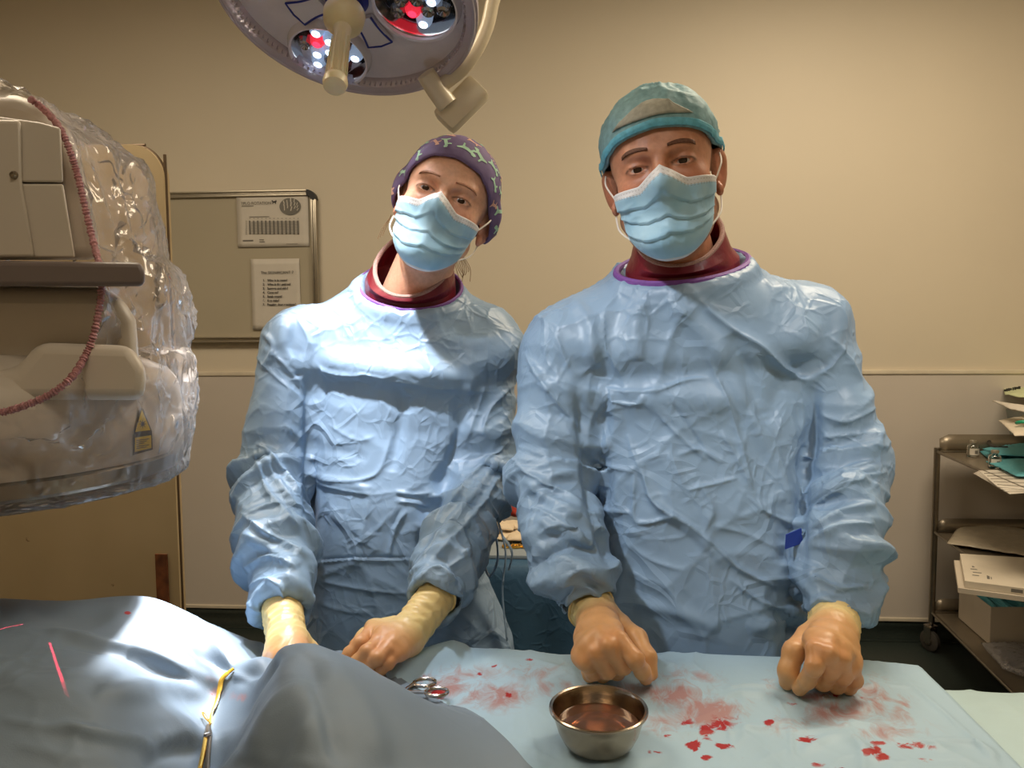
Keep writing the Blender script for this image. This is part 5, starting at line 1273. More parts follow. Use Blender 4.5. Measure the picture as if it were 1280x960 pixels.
st = [([(60, 788), (120, 800), (180, 815), (240, 842), (285, 856)], 9, .014), ([(70, 800), (150, 812), (210, 838), (270, 862)], 9, -.010, 'b'),
      ([(225, 780), (255, 805), (292, 836)], 6, .010), ([(240, 812), (270, 826), (292, 838)], 5, -.008, 'b'), ([(210, 792), (250, 826), (280, 846)], 6, .006), ([(255, 800), (272, 820), (290, 832)], 4, -.006, 'v'),
      ([(145, 838), (130, 860), (118, 880)], 5, .006), ([(120, 870), (200, 862), (262, 858)], 12, .010, 'b'), ([(60, 906), (95, 912), (130, 920), (200, 935)], 6, .010), ([(75, 902), (110, 916), (190, 925)], 5, -.007, 'v'),
      ([(0, 898), (50, 908), (90, 918)], 5, .006), ([(95, 915), (90, 940), (70, 960)], 6, .006), ([(180, 960), (215, 940), (258, 928)], 8, -.010, 'b'), ([(190, 925), (225, 920), (258, 925)], 6, .010),
      ([(375, 818), (345, 880), (318, 955)], 16, .010, 'b'), ([(378, 818), (410, 880), (425, 955)], 14, -.008, 'b'), ([(350, 822), (310, 870), (290, 915)], 8, -.010, 'b'), ([(400, 822), (450, 880), (480, 955)], 16, .006, 'b'),
      ([(290, 842), (312, 850), (330, 848)], 5, .008), ([(300, 856), (320, 838), (345, 824)], 6, -.008, 'b'), ([(277, 940), (330, 950), (420, 955)], 4, .005), ([(30, 760), (90, 770), (140, 765)], 12, -.005, 'b'),
      ([(0, 850), (60, 860), (110, 850)], 14, .005, 'b'), ([(20, 930), (80, 945), (150, 950)], 9, .005)]
V = fold(V, N, st); V = lap(V, Q, .5); V = lap(V, Q, .5); V = lap(V, Q, .5); N = vnorm(V, Q)
V = V + N * (crumple(V, 7, 27) * .0035 + crumple(V, 19, 28) * .0012)[:, None]
bl2 = [(300, 872, 12, 8, .75, 0), (270, 866, 12, 8, .5, 0), (160, 766, 6, 3, .75, 1), (120, 772, 30, 7, .25, 0), (262, 850, 20, 6, .3, 0), (265, 868, 4, 6, .4, 1)]
o = mk('surgical_drape', V, Q, M['drape_grey'], None, attr={'stain': stain_attr(V, bl2)}); setp(o, 'slate blue drape humped over the patient at the lower left', 'drape', 'surgical drapes')
GV = V
def on_grey(px, py):
    x, y, d = proj(GV); e = np.hypot(x - px, y - py); c = np.where(e < 2.5)[0]
    if len(c) == 0: c = [np.argmin(e)]
    return GV[c[np.argmin(d[c])]]

# steel bowl with pink rinse fluid
bc = PZ(748, 934, TZ); bz = drape_z(bc[0], bc[1]); rim = PZ(748, 886, bz + .0425); bx, by = rim[0], rim[1]
R_b = 61.5 * proj(rim)[2] / F
bowl = root('steel_bowl', (bx, by, bz), 'small round stainless steel bowl of pinkish fluid on the stained drape', 'bowl')
r_ = R_b; pr = [(.0, .003), (r_ * .55, .003), (r_ * .62, .0032), (r_ * .70, .008), (r_ * .80, .020), (r_ * .88, .035), (r_ * .905, .043), (r_ * .93, .0465), (r_ * .97, .0475), (r_ * 1.0, .0465), (r_ * 1.005, .0445), (r_ * .985, .0425), (r_ * .95, .0420), (r_ * .925, .040), (r_ * .90, .034), (r_ * .82, .018), (r_ * .72, .006), (r_ * .64, .0008), (r_ * .5, .0), (0, .0)]
MB().lathe([(a_, b_ * .9) for a_, b_ in pr], (bx, by, bz + .0025), n=96).build('bowl_shell', M['bowl'] if 'bowl' in M else M['chrome'], bowl)
lv = .024; pr = [(0, .0036), (r_ * .60, .0038), (r_ * .71, .0085), (r_ * .80, .0205), (r_ * .822, lv), (r_ * .80, lv - .0003), (0, lv - .0003)]
o = MB().lathe(pr, (bx, by, bz + .0028), n=64).build('rinse_fluid', M['liquid'], bowl)
# scissors / forceps rings lying on the drape
def loop(c, rx, ry, rot, z, r=.0028):
    return [A([c[0] + rx * math.cos(a) * math.cos(rot) - ry * math.sin(a) * math.sin(rot), c[1] + rx * math.cos(a) * math.sin(rot) + ry * math.sin(a) * math.cos(rot), z]) for a in np.linspace(0, 2 * math.pi, 32, endpoint=False)]
sc_ = PZ(530, 862, TZ + .006); zz = drape_z(sc_[0], sc_[1]) + .005
sg = root('artery_forceps', (sc_[0], sc_[1], zz - .004), 'steel ring-handled forceps half under the grey drape beside a blood spot', 'forceps')
l1, l2 = PZ(531, 855, zz), PZ(546, 871, zz); piv = PZ(500, 868, zz + .001); tip = PZ(440, 885, zz)
for q, (lc, rt) in enumerate(((l1, .15), (l2, .05))):
    mb = MB(); mb.tube(loop(lc, .0135, .0105, rt, zz + .004 * q + .002), .0024, 8, closed=True)
    s0 = lc + A([-.0125, -.002, 0]); s0[2] = zz + .004 * q + .002
    mb.tube(smooth_path([s0, (s0 + piv) / 2 + A([0, .002 * (1 if q else -1), .001]), piv + A([0, .002 * (1 if q else -1), .002 * q]), tip + A([0, -.001 if q else .001, .001 * q])], 6), [.0028] * 14 + [.0022] * 4 + [.0012], 8, flat=.7)
    mb.build('handle', M['chrome'], sg)
MB().lathe([(0, .004), (.0032, .0038), (.0036, .003), (.0036, -.004), (0, -.004)], piv + A([0, 0, .003]), n=16).build('pivot_screw', M['chrome'], sg)
# yellow band pulled tight across the valley, held by a needle holder
ys = [on_grey(x, y) + A([0, 0, .0035]) for x, y in ((292, 838), (280, 850), (274, 864), (270, 880), (266, 895), (263, 908))]
yb = MB().tube(smooth_path(ys, 6), [.0030] * 4 + [.0042] * 10 + [.0034] * 8 + [.0022] * 9, 8, flat=.5).build('rubber_band', M['yellow'], None)
setp(yb, 'yellow elastic band stretched down the drape valley to the needle holder', 'band')
lp = [on_grey(x, y) + A([0, 0, .006]) for x, y in ((263, 908), (257, 902), (255, 897), (259, 899), (262, 905))]
o = MB().tube(smooth_path(lp, 5), .0007, 6).build('thread_loop', M['yellow'], yb)
nh = root('needle_holder', on_grey(258, 935), 'long steel needle holder clamping the yellow band, jaws upward in the photo', 'needle holder')
p0 = on_grey(262, 910) + A([0, 0, .005]); p1 = on_grey(259, 932) + A([0, 0, .009]); p2 = PZ(253, 975, p1[2] - .01); p2b = PZ(247, 1010, p1[2] - .02)
p1[2] = p0[2] + .003; p2[2] = max(p2[2], p0[2] - .006)
for q in (-1, 1):
    dx = A([q * .0016, 0, 0])
    MB().tube(smooth_path([p0 + dx * .3, (p0 + p1) / 2 + dx, p1 + dx * 1.2], 4), [.0010, .0014, .0018, .0021, .0024, .0026, .0028, .0028, .0028], 8).build('jaw', M['steel_dark'], nh)
    MB().tube(smooth_path([p1 + dx * 1.2, (p1 + p2) / 2 + dx * 1.8, p2 + dx * 3, p2b + dx * 6], 4), .0026, 8).build('shank', M['gold'] if q < 0 else M['steel_dark'], nh)
MB().lathe([(0, .0036), (.004, .003), (.0045, 0), (.004, -.003), (0, -.003)], p1, n=18).build('pivot_screw', M['chrome'], nh)
# ------------------------------------------------------------------ X-ray head with clear cover (left)
DX = 1.00
xc = P(-38, 570, DX); R0 = 255 / F * DX; zb = float(P(-38, 590, DX)[2])
cx, cy = xc[0], xc[1]
xr = root('xray_head', (cx, cy, zb), 'large ivory X-ray head hanging over the table under a clear plastic cover', 'x-ray machine')
# drum
pr = [(0, 0), (R0 * .93, 0), (R0 * .96, .003), (R0 * .965, .012)]
MB().lathe([(0, .004), (R0 * .9, .004), (R0 * .9, .0)], (cx, cy, zb), n=96).build('detector_face', M['black'], xr)
MB().lathe([(R0 * .90, 0), (R0 * .955, 0), (R0 * .97, .004), (R0 * .97, .019), (R0 * .955, .023), (R0 * .90, .023)], (cx, cy, zb), n=96).build('metal_rim', M['steel'], xr)
MB().lathe([(R0 * .9, .023), (R0 * .965, .023), (R0 * .97, .03), (R0 * .96, .10), (R0 * .945, .115), (R0 * .90, .13), (R0 * .70, .155), (0, .16)], (cx, cy, zb), n=96).build('drum_housing', M['ivory'], xr)
# upper housing: front plates at depth .80, outline from the side that shows
def PD(x, y, d): return P(x, y, d)
def slabp(name, poly, d0, d1, mt, bev=.008, seg=3):
    mb = MB(); mb.prism(poly, d0, d1, PD); o = mb.build(name, mt, xr)
    mod(o, 'BEVEL', width=bev, segments=seg, limit_method='ANGLE', angle_limit=R_(30)); return o
slabp('upper_housing', [(-260, 122), (20, 119), (46, 126), (84, 158), (100, 190), (112, 240), (128, 325), (-260, 325)], .90, 1.16, M['ivory'], .016)
slabp('front_plate', [(-260, 146), (0, 146), (50, 153), (76, 160), (79, 228), (-260, 226.5)], .838, .93, M['ivory'], .0025)
slabp('front_plate', [(-260, 228), (79, 230), (94, 322), (-260, 322)], .838, .93, M['ivory'], .0025)
slabp('side_plate', [(-260, 147), (26, 150), (28, 228), (44, 322), (-260, 322)], .832, .86, M['ivory'], .004)
slabp('grey_rail', [(-220, 323), (176, 328), (182, 340), (180, 358), (-220, 358)], .815, .90, M['graybar'], .008)
slabp('lower_housing', [(-220, 356), (120, 358), (150, 366), (170, 400), (176, 480), (-220, 480)], .88, 1.16, M['ivory'], .020)
# sloped shoulder between housing and drum
slabp('shoulder_cover', [(20, 462), (48, 428), (164, 432), (184, 462), (180, 500), (-60, 500), (-60, 462)], .825, 1.10, M['ivory'], .012)
c_ = P(18, 219, .832); MB().lathe([(0, .0045), (.003, .004), (.0042, .002), (.0045, 0)], c_, rotm('X', 90), 16).build('screw', M['steel'], xr)
# cover: crumpled clear film, open at the front where the elastic hem runs
S = SDF.box((cx - .34, cy - R0 - .06, zb - .03), (cx + R0 + .07, cy + R0 + .05, float(P(0, 100, 1.0)[2])), .0075)
a = np.array(xc); 
def cyl(X, Y, Z):
    r = np.sqrt((X - cx) ** 2 + (Y - cy) ** 2) - R0 * .965; dz = np.abs(Z - (zb + .065)) - .072; return np.maximum(r, dz)
S.op(cyl, (cx - R0, cy - R0, zb - .02), (cx + R0, cy + R0, zb + .2), .03)
for (x0, x1, y0, y1, d0, d1) in ((-60, 166, 395, 520, .785, 1.10), (-60, 170, 330, 420, .785, 1.10), (-60, 126, 180, 380, .80, 1.12), (-60, 80, 148, 260, .80, 1.10), (-60, 148, 250, 420, .84, 1.10)):
    c_ = (P(x0, y0, (d0 + d1) / 2) + P(x1, y1, (d0 + d1) / 2)) / 2; h = ((x1 - x0) / 2 / F * .94, (d1 - d0) / 2, (y1 - y0) / 2 / F * .96)
    S.rbox(c_, h, .03, rotm('Z', 4), .025)
S.d -= .007
V, Q = S.mesh(3); N = vnorm(V, Q)
V = V + N * ((ridged(V * [1, 1, .7], 7, 2, 60) * .005 + crumple(V * [1, 1, .6], 12, 61) * .010 + crumple(V * [1, 1, .6], 26, 62) * .005) * np.clip((V[:, 2] - zb) / .06, .15, 1))[:, None]; N = vnorm(V, Q)
stp = [([(120, 170), (150, 240), (165, 330)], 7, .010), ([(110, 200), (140, 290), (190, 330)], 6, .009), ([(130, 290), (180, 330), (212, 400)], 6, .010), ([(120, 330), (170, 400), (200, 470)], 6, .009), ([(125, 380), (160, 440), (205, 520)], 6, .009), ([(105, 440), (150, 500), (200, 560)], 6, .008),
       ([(60, 495), (90, 540), (120, 590)], 5, .007), ([(20, 510), (40, 550), (60, 600)], 5, .007), ([(150, 200), (170, 280), (200, 350)], 6, -.008, 'b'), ([(140, 350), (190, 370), (215, 420)], 5, .009), ([(90, 470), (140, 520), (180, 560)], 5, .007), ([(40, 505), (65, 555), (90, 595)], 4, .006), ([(100, 455), (160, 470), (210, 500)], 5, .007)]
V = fold(V, N, stp)
hem = [(38, 124), (52, 134), (74, 158), (88, 190), (98, 222), (106, 258), (116, 300), (127, 345), (125, 380), (117, 420), (104, 450), (88, 474), (60, 495), (28, 508), (0, 516), (-60, 524), (-200, 524), (-300, 300), (-200, 60), (30, 116)]
px, py, dp = proj(V); view = V - A([0, 0, CAM_H]); view /= np.linalg.norm(view, axis=1, keepdims=True); N = vnorm(V, Q); fr = np.einsum('ij,ij->i', view, N)
hp = np.array(smooth_path([(x, y, 0) for x, y in hem], 6, closed=True))[:, :2]
ins = np.zeros(len(V), bool)
for k in range(len(hp)):
    a_, b_ = hp[k], hp[(k + 1) % len(hp)]; m_ = (a_[1] > py) != (b_[1] > py); xi = (b_[0] - a_[0]) * (py - a_[1]) / (b_[1] - a_[1] + 1e-9) + a_[0]; ins ^= m_ & (px < xi)
drop = ins & (fr < .15)
Q = Q[~drop[Q].any(1)]
bot = V[:, 2] < zb - .004; rad_ = np.hypot(V[:, 0] - cx, V[:, 1] - cy)
used = np.unique(Q); remap = np.full(len(V), -1); remap[used] = np.arange(len(used)); V2 = V[used]; Q2 = remap[Q]
cov = mk('plastic_cover', V2, Q2, M['film'], xr); cov['label'] = 'crumpled clear plastic cover'
px, py, dp = proj(V2)
fr2 = fr[used]
pts = []
for (x, y) in hp[: len(hp) * 15 // 20]:
    e = np.hypot(px - x, py - y); c_i = np.where((e < 12) & (fr2 < .1))[0]; c_i = c_i if len(c_i) else [np.argmin(e)]; pts.append(P(x, y, dp[c_i].min() - .002))
pts = np.array(pts)
for _ in range(6): pts[1:-1] = (pts[:-2] + 2 * pts[1:-1] + pts[2:]) / 4
fine = smooth_path(list(pts), 5)
rr = [.0034 + .0009 * math.sin(i * 1.9) + .0005 * math.sin(i * .7) for i in range(len(fine))]
eh = MB().tube(fine, rr, 8).build('elastic_hem', M['elastic'], cov); eh['label'] = 'gathered pink elastic hem'
# warning label on the drum
def drum_pt(px_, py_, ex):
    r = ray(px_, py_); o_ = A([0, 0, CAM_H]); R1 = R0 * .97 + ex
    a2 = r[0] ** 2 + r[1] ** 2; b2 = -2 * (r[0] * cx + r[1] * cy); c2 = cx ** 2 + cy ** 2 - R1 ** 2; D_ = max(b2 * b2 - 4 * a2 * c2, 0)
    return o_ + r * ((-b2 - math.sqrt(D_)) / (2 * a2))
def decal(name, poly, ex, mt, par, n=8):
    c = np.mean(poly, axis=0); V = [drum_pt(*c, ex)]; rings = []
    dn = []
    for k in range(len(poly)):
        for q in range(6): dn.append(np.array(poly[k]) * (1 - q / 6) + np.array(poly[(k + 1) % len(poly)]) * q / 6)
    for f in (.5, 1): V += [drum_pt(*(c * (1 - f) + p * f), ex) for p in dn]
    m_ = len(dn); Fs = [(0, 1 + k, 1 + (k + 1) % m_) for k in range(m_)] + [(1 + k, 1 + m_ + k, 1 + m_ + (k + 1) % m_, 1 + (k + 1) % m_) for k in range(m_)]
    return mk(name, V, Fs, mt, par)
M['warn'] = mat('warning_yellow', sr(226, 190, 40), .5, var=.04)
lab = decal('warning_label', [(166, 569), (167, 546), (168, 541), (177, 507), (190, 539), (191, 562)], .0008, M['ink'], xr); lab['label'] = 'yellow and black radiation warning label'
decal('label_triangle', [(169, 540), (177.3, 512), (188, 537.5)], .0012, M['warn'], lab)
decal('label_panel', [(168.5, 565), (168.8, 547), (189, 544), (189.2, 560)], .0012, M['warn'], lab)
st_ = []
for k in range(16):
    a_ = k / 16 * 2 * math.pi; r1 = 6.5 if k % 2 == 0 else 2.2; st_.append((178.5 + r1 * math.cos(a_) * .8, 530 + r1 * math.sin(a_)))
decal('laser_star', st_, .0015, M['ink'], lab)
for k in range(5): decal('label_line', [(170.5, 550.2 + k * 2.5), (186.5 - (k % 3) * 3, 548 + k * 2.5), (186.5 - (k % 3) * 3, 548.9 + k * 2.5), (170.5, 551.1 + k * 2.5)], .0015, M['ink'], lab)
# positioning lasers of the X-ray head: real red beams through a slit
for (tx, ty, L0, ang) in (((70, 822), None, .0, 0),) if False else ():
    pass
def laser(target, along, length, energy):
    l = bpy.data.lights.new('laser_diode', 'SPOT'); l.energy = energy; l.color = (1, .04, .08); l.spot_size = R_(40); l.spot_blend = 0; l.shadow_soft_size = .0
    o = bpy.data.objects.new('laser_diode', l); COL.objects.link(o)
    src = A([cx + R0 * .45, cy - R0 * .35, zb - .012]); o.location = src
    t = A(target) - src; t /= np.linalg.norm(t); al = A(along) - t * (A(along) @ t); al /= np.linalg.norm(al); b3 = np.cross(t, al)
    Rm = np.stack([al, np.cross(-t, al), -t], 1); o.rotation_euler = Matrix(Rm.tolist()).to_euler()
    l.use_nodes = True; nt = l.node_tree; em = nt.nodes['Emission']; tc = nt.nodes.new('ShaderNodeTexCoord'); sp = nt.nodes.new('ShaderNodeSeparateXYZ'); nt.links.new(tc.outputs['Normal'], sp.inputs[0])
    ax = math_(nt, 'ABSOLUTE', math_(nt, 'DIVIDE', sp.outputs[0], sp.outputs[2])); ay = math_(nt, 'ABSOLUTE', math_(nt, 'DIVIDE', sp.outputs[1], sp.outputs[2]))
    nt.links.new(math_(nt, 'MULTIPLY', math_(nt, 'LESS_THAN', ax, length), math_(nt, 'LESS_THAN', ay, .0055)), em.inputs['Strength'])
ta, tb = on_grey(59, 792), on_grey(80, 850); laser((ta + tb) / 2, tb - ta, .20, 12)
ta, tb = on_grey(-20, 792), on_grey(30, 778); laser((ta + tb) / 2, tb - ta, .12, 5)

# ------------------------------------------------------------------ tall beige lead screen behind the X-ray head
dS = 1.95
def scp(x, y, d): return P(x, y, d)
ztop = P(150, 182, dS)[2]; right_top = P(197, 300, dS); right_bot = P(219, 755, dS)
xR = (right_top[0] + right_bot[0]) / 2; yS = right_top[1]; xLs = xR - 1.0
scr = root('lead_screen', ((xR + xLs) / 2, yS, 0), 'scuffed beige steel screen with rounded dark-edged top, behind the X-ray head', 'screen')
rr_ = .085; poly = [(xLs, .06), (xR, .06), (xR, ztop - rr_)] + [(xR - rr_ + rr_ * math.cos(a), ztop - rr_ + rr_ * math.sin(a)) for a in np.linspace(0, math.pi / 2, 10)[1:]] + [(xLs, ztop)]
MB().prism(poly, yS, yS + .03, lambda x, z, y: (x, y, z)).build('panel', M['scr'], scr, smooth=False)
edge = smooth_path([(xR, yS + .012, .06), (xR, yS + .012, 1.0), (xR, yS + .012, ztop - rr_)] + [(xR - rr_ + rr_ * math.cos(a), yS + .012, ztop - rr_ + rr_ * math.sin(a)) for a in np.linspace(0, math.pi / 2, 10)[1:]] + [(xR - .5, yS + .012, ztop), (xLs, yS + .012, ztop)], 3)
MB().tube(edge, .0042, 8).build('edge_strip', M['edge'], scr)
b0 = P(177, 702, dS - .005); b1 = P(193, 760, dS - .005); b0[1] = b1[1] = yS
MB().box(((b0[0] + b1[0]) / 2, yS - .002, (b0[2] + b1[2]) / 2 - .04), ((b1[0] - b0[0]) / 2, .0025, (b0[2] - b1[2]) / 2 + .04)).build('rusty_strip', M['rust'], scr, smooth=False)
for sx in (xLs + .1, xR - .1):
    MB().box((sx, yS + .015, .045), (.025, .16, .015), bev=.004).build('foot', M['steel_dark'], scr)
    for sy in (-.13, .13): MB().lathe([(0, -.012), (.028, -.012), (.030, 0), (.028, .012), (0, .012)], (sx, yS + .015 + sy, .03), rotm('Y', 90), 20).build('castor', M['black'], scr)

# ------------------------------------------------------------------ theatre lamp
LC = P(432, -4, 1.45); nrm = np.array([-.10, -.40, -.91]); nrm /= np.linalg.norm(nrm)
RL = np.array(Vector(nrm).to_track_quat('Z', 'Y').to_matrix())       # local z = light direction
if RL[0, 0] < 0: RL = RL @ np.diag([-1, -1, 1])
LW = lambda p: LC + RL @ np.array(p)
RD = .246
lamp = root('theatre_lamp', LC, 'round LED theatre lamp with a cream sterile handle, hanging at the top', 'lamp')
MB().lathe([(0, -.085), (RD * .55, -.08), (RD * .85, -.062), (RD * .985, -.030), (RD, -.012), (RD * .97, -.016), (RD * .8, -.045), (0, -.05)], LC, RL, 96).build('back_shell', M['lampwhite'], lamp)
MB().lathe([(RD * .93, -.012), (RD * .99, -.016), (RD * 1.03, -.004), (RD * 1.03, .010), (RD * .99, .018), (RD * .94, .012), (RD * .93, -.012)], LC, RL, 128).build('bumper_ring', M['lamprim'], lamp)
na_, nr_ = 180, 54; PV = [LW((0, 0, -.012))] if False else []
for j_ in range(nr_):
    for i_ in range(na_): r_ = .004 + (RD * .96 - .004) * j_ / (nr_ - 1); PV.append((r_ * math.cos(i_ / na_ * 2 * math.pi), r_ * math.sin(i_ / na_ * 2 * math.pi), -.012))
PV = np.array(PV); PQ = grid_faces(na_, nr_, True); pc_ = PV[PQ].mean(1); keep = np.ones(len(PQ), bool)
def local_of(px, py):
    r = ray(px, py); n_ = RL[:, 2]; t = ((LC - A([0, 0, CAM_H])) @ n_) / (r @ n_); p = A([0, 0, CAM_H]) + r * t; return (p - LC) @ RL
for (qx, qy) in ((411, 70), (519, 8), (366, -52), (478, -80)):
    q_ = local_of(qx, qy); keep &= np.hypot(pc_[:, 0] - q_[0], pc_[:, 1] - q_[1]) > .078 * 1.07
mk('inner_plate', LC + PV @ RL.T, PQ[keep], M['lampplate'], lamp)
mb = MB()
for k in range(120):
    a_ = k / 120 * 2 * math.pi
    mb.box(LW((RD * .955 * math.cos(a_), RD * .955 * math.sin(a_), .004)), (.009, .0016, .004), RL @ rotm('Z', math.degrees(a_)))
mb.build('ring_ribs', M['lamprim'], lamp)['kind'] = 'stuff'
bpts = [(math.cos(a) * RD * 1.0, math.sin(a) * RD * 1.0, .016) for a in np.linspace(0, 2 * math.pi, 96, endpoint=False)]
MB().tube([LW(p) for p in bpts], .004, 8, closed=True).build('rim_bead', M['lamprim'], lamp)
# light pods around the hub
xs_, ys_, _ = proj(np.array([LW((1, 0, 0)), LW((0, 1, 0))]))
a0 = None
def local_of(px, py):
    r = ray(px, py); n_ = RL[:, 2]; t = ((LC - A([0, 0, CAM_H])) @ n_) / (r @ n_); p = A([0, 0, CAM_H]) + r * t; return (p - LC) @ RL
pl = local_of(408, 74); ang0 = math.atan2(pl[1], pl[0]); plr = .150
cup_pr = [(.0160, -.024), (.0158, -.014), (.0128, -.004), (.0092, .0), (.0084, .0), (.0, -.006)]
cupm = None
def cup_mesh(nm, mt):
    mb = MB(); n = 24; rings = []
    for r, z in cup_pr:
        rings.append([((r * (1 + .05 * (k % 2))) * math.cos(k / n * 2 * math.pi), (r * (1 + .05 * (k % 2))) * math.sin(k / n * 2 * math.pi), z) for k in range(n)])
    mb.ring_loft(rings, False, False); o = mb.build(nm, mt, None, loc=(0, 0, 0), smooth=False); me = o.data; bpy.data.objects.remove(o); return me
led = MB().lathe([(.0058, .0012), (.0070, .0020), (.0086, .0012), (.0086, .0)], n=20).build('led', M['led_w'], None, loc=(0, 0, 0)); led_me = led.data; bpy.data.objects.remove(led)
led = MB().lathe([(0, .0), (.0070, .0010), (.0086, .0)], n=16).build('led', M['led_r'], None, loc=(0, 0, 0)); ledr_me = led.data; bpy.data.objects.remove(led)
cups = {'on': cup_mesh('reflector', M['cup_on']), 'off': cup_mesh('reflector', M['cup_off']), 'red': cup_mesh('reflector', M['cup_red']), 'dull': cup_mesh('reflector', M['cup_dull'])}
def put(me, name, parent, pos, mtx):
    o = bpy.data.objects.new(name, me); COL.objects.link(o); o.parent = parent
    o.matrix_local = Matrix.Translation([float(a) for a in (pos - wloc(parent))]) @ Matrix(mtx.tolist()).to_4x4(); return o
hexs = [(0, 0), (1, 0), (.5, .87), (-.5, .87), (-1, 0), (-.5, -.87), (.5, -.87), (1.5, .87), (0, 1.74), (-1.5, .87), (-1.5, -.87), (0, -1.74), (1.5, -.87)]
for k, (qx, qy) in enumerate(((411, 70), (519, 8), (366, -52), (478, -80))):
    pc = local_of(qx, qy); pc[2] = 0; a_ = math.atan2(pc[1], pc[0]); PR = .078
    podc = LW(pc)
    pod = MB().lathe([(PR * .97, -.034), (PR * .97, -.012), (PR * 1.0, .006), (PR * 1.05, .008), (PR * 1.10, -.004), (PR * 1.13, -.012)], podc, RL, 64).build('light_pod', M['lampwhite'], lamp)
    MB().lathe([(0, -.034), (PR * .98, -.034)], podc, RL, 48).build('pod_floor', M['podblack'], pod)
    MB().lathe([(PR * .99, -.030), (PR * .90, -.026), (PR * .965, -.004), (PR * .99, .0)], podc, RL, 64).build('chrome_liner', M['chrome'], pod)
    MB().lathe([(0, .010), (PR * .5, .0095), (PR * .9, .007), (PR * 1.02, .004)], podc, RL, 48).build('clear_cover', M['lens'], pod)
    for i, (hx_, hy_) in enumerate(hexs):
        lp_ = pc + np.array([hx_ * .0305, hy_ * .0305, -.008]); r90 = rotm('Z', math.degrees(a_) + 12); lp_ = pc + r90 @ (lp_ - pc)
        kind = 'on' if (i + k) % 2 == 0 else ('red' if i in (3, 7) else 'off')
        if i in (5,): kind = 'redon'
        o = put(cups['on' if kind == 'on' else 'dull' if kind == 'red' else 'red' if kind == 'redon' else 'off'], 'reflector', pod, LW(lp_), RL)
        if kind == 'on': put(led_me, 'led', pod, LW(lp_), RL)
        if kind == 'redon': put(ledr_me, 'led', pod, LW(lp_), RL)
    # the beam the lit LEDs of this pod throw
    foc, en, an = ((P(208, 778, .99), 280, 16), (P(412, 400, 1.36), 40, 15), (P(235, 790, .97), 110, 17), (P(430, 760, 1.05), 25, 34))[k]
    spot('pod_beam', LW(pc + [0, 0, .014]), foc, en, (.95, .97, 1.0), an, 1.0, .03)
    # panel between the pods with blue outline
    pm = local_of(*((468, 46), (374, 16), (436, -70), (505, -45))[k]); am = math.atan2(pm[1], pm[0])
    def pp2(r, da, z): return LW((r * math.cos(am + da), r * math.sin(am + da), z))
    r1, r2, w1, w2 = .060, .128, .020, .030
    q = [pp2(r1, -w1 / r1, 0), pp2(r2, -w2 / r2 * .95, 0), pp2(r2, w2 / r2 * .95, 0), pp2(r1, w1 / r1, 0)]
    mb = MB(); low = [p - nrm * .010 for p in q]; mb.add(q + low, [(0, 1, 2, 3), (0, 4, 5, 1), (1, 5, 6, 2), (2, 6, 7, 3), (3, 7, 4, 0)]); sp_ = mb.build('spacer_panel', M['lampwhite'], lamp, smooth=False)
    MB().tube(smooth_path([q[0], (q[0] + q[1]) / 2 + (pp2(.09, 0, 0) - (q[0] + q[1]) / 2) * .12, q[1]], 5), .0024, 6).build('blue_outline', M['blueline'], sp_)
    MB().tube(smooth_path([q[3], (q[3] + q[2]) / 2 + (pp2(.09, 0, 0) - (q[3] + q[2]) / 2) * .12, q[2]], 5), .0024, 6).build('blue_outline', M['blueline'], sp_)
    MB().tube([q[1], pp2(r2 * 1.01, 0, 0), q[2]], .0020, 6).build('blue_outline', M['blueline'], sp_)
# hub and sterile handle (soft translucent cream cover)
HB = local_of(428, 22); HT = local_of(420, 106)
hb = LW((0, 0, .01)); HR = RL
MB().lathe([(0, -.01), (.040, -.01), (.044, .002), (.036, .012), (0, .014)], LC, RL, 40).build('hub', M['blueline'], lamp)
hd = P(420, 96, 1.33) - P(430, 22, 1.415); hl = np.linalg.norm(hd); hd /= hl; HRm = np.array(Vector(hd).to_track_quat('Z', 'Y').to_matrix()); hs = P(430, 22, 1.41)
MB().tube([LW((0, 0, .0)), hs], .018, 16).build('handle_mount', M['lampwhite'], lamp)
handle = MB().lathe([(.0, -.002), (.016, -.004), (.036, -.014), (.0385, -.008), (.036, .012), (.026, .026), (.0165, .034), (.0145, .046), (.0145, .060), (.0155, .085), (.0160, .095), (.0165, hl + .002), (.0205, hl + .006), (.0215, hl + .014), (.0195, hl + .024), (.012, hl + .027), (0, hl + .0275)], hs, HRm, 40).build('sterile_handle', M['handle'], lamp)
handle['label'] = 'cream soft sterile handle cover'
mb = MB()
for k in range(14):
    a_ = k / 14 * 2 * math.pi; e = HRm @ A([math.cos(a_), math.sin(a_), 0])
    mb.tube([hs + HRm @ A([0, 0, .062]) + e * .0160, hs + HRm @ A([0, 0, hl]) + e * .0186], .0009, 5)
mb.build('grip_ribs', M['handle'], lamp)
# yoke arm up to the ceiling
ya, yb_, yc = P(540, 118, 1.60), P(566, 128, 1.62), P(585, 122, 1.62)
MB().tube(smooth_path([P(553, 106, 1.60), P(582, 82, 1.60), P(603, 48, 1.60), P(614, 10, 1.60), P(622, -60, 1.60), P(560, -150, 1.62), P(470, -190, 1.64)], 8), .0145, 16).build('yoke_arm', M['cream'], lamp)
MB().tube([P(532, 92, 1.58), P(545, 112, 1.60), P(560, 132, 1.61)], [.020, .021, .022], 20).build('yoke_joint', M['cream'], lamp)
Rb = np.array(cam.rotation_euler.to_matrix()) @ rotm('Z', 45)
mb = MB().box(P(577, 131, 1.63), (.056, .030, .022), Rb, .012); mb.build('joint_block', M['cream'], lamp)
MB().tube([P(470, -190, 1.64), P(470, -190, 1.64) + A([0, 0, max(.05, CEIL - P(470, -190, 1.64)[2] - .003)])], .022, 16).build('ceiling_column', M['cream'], lamp)
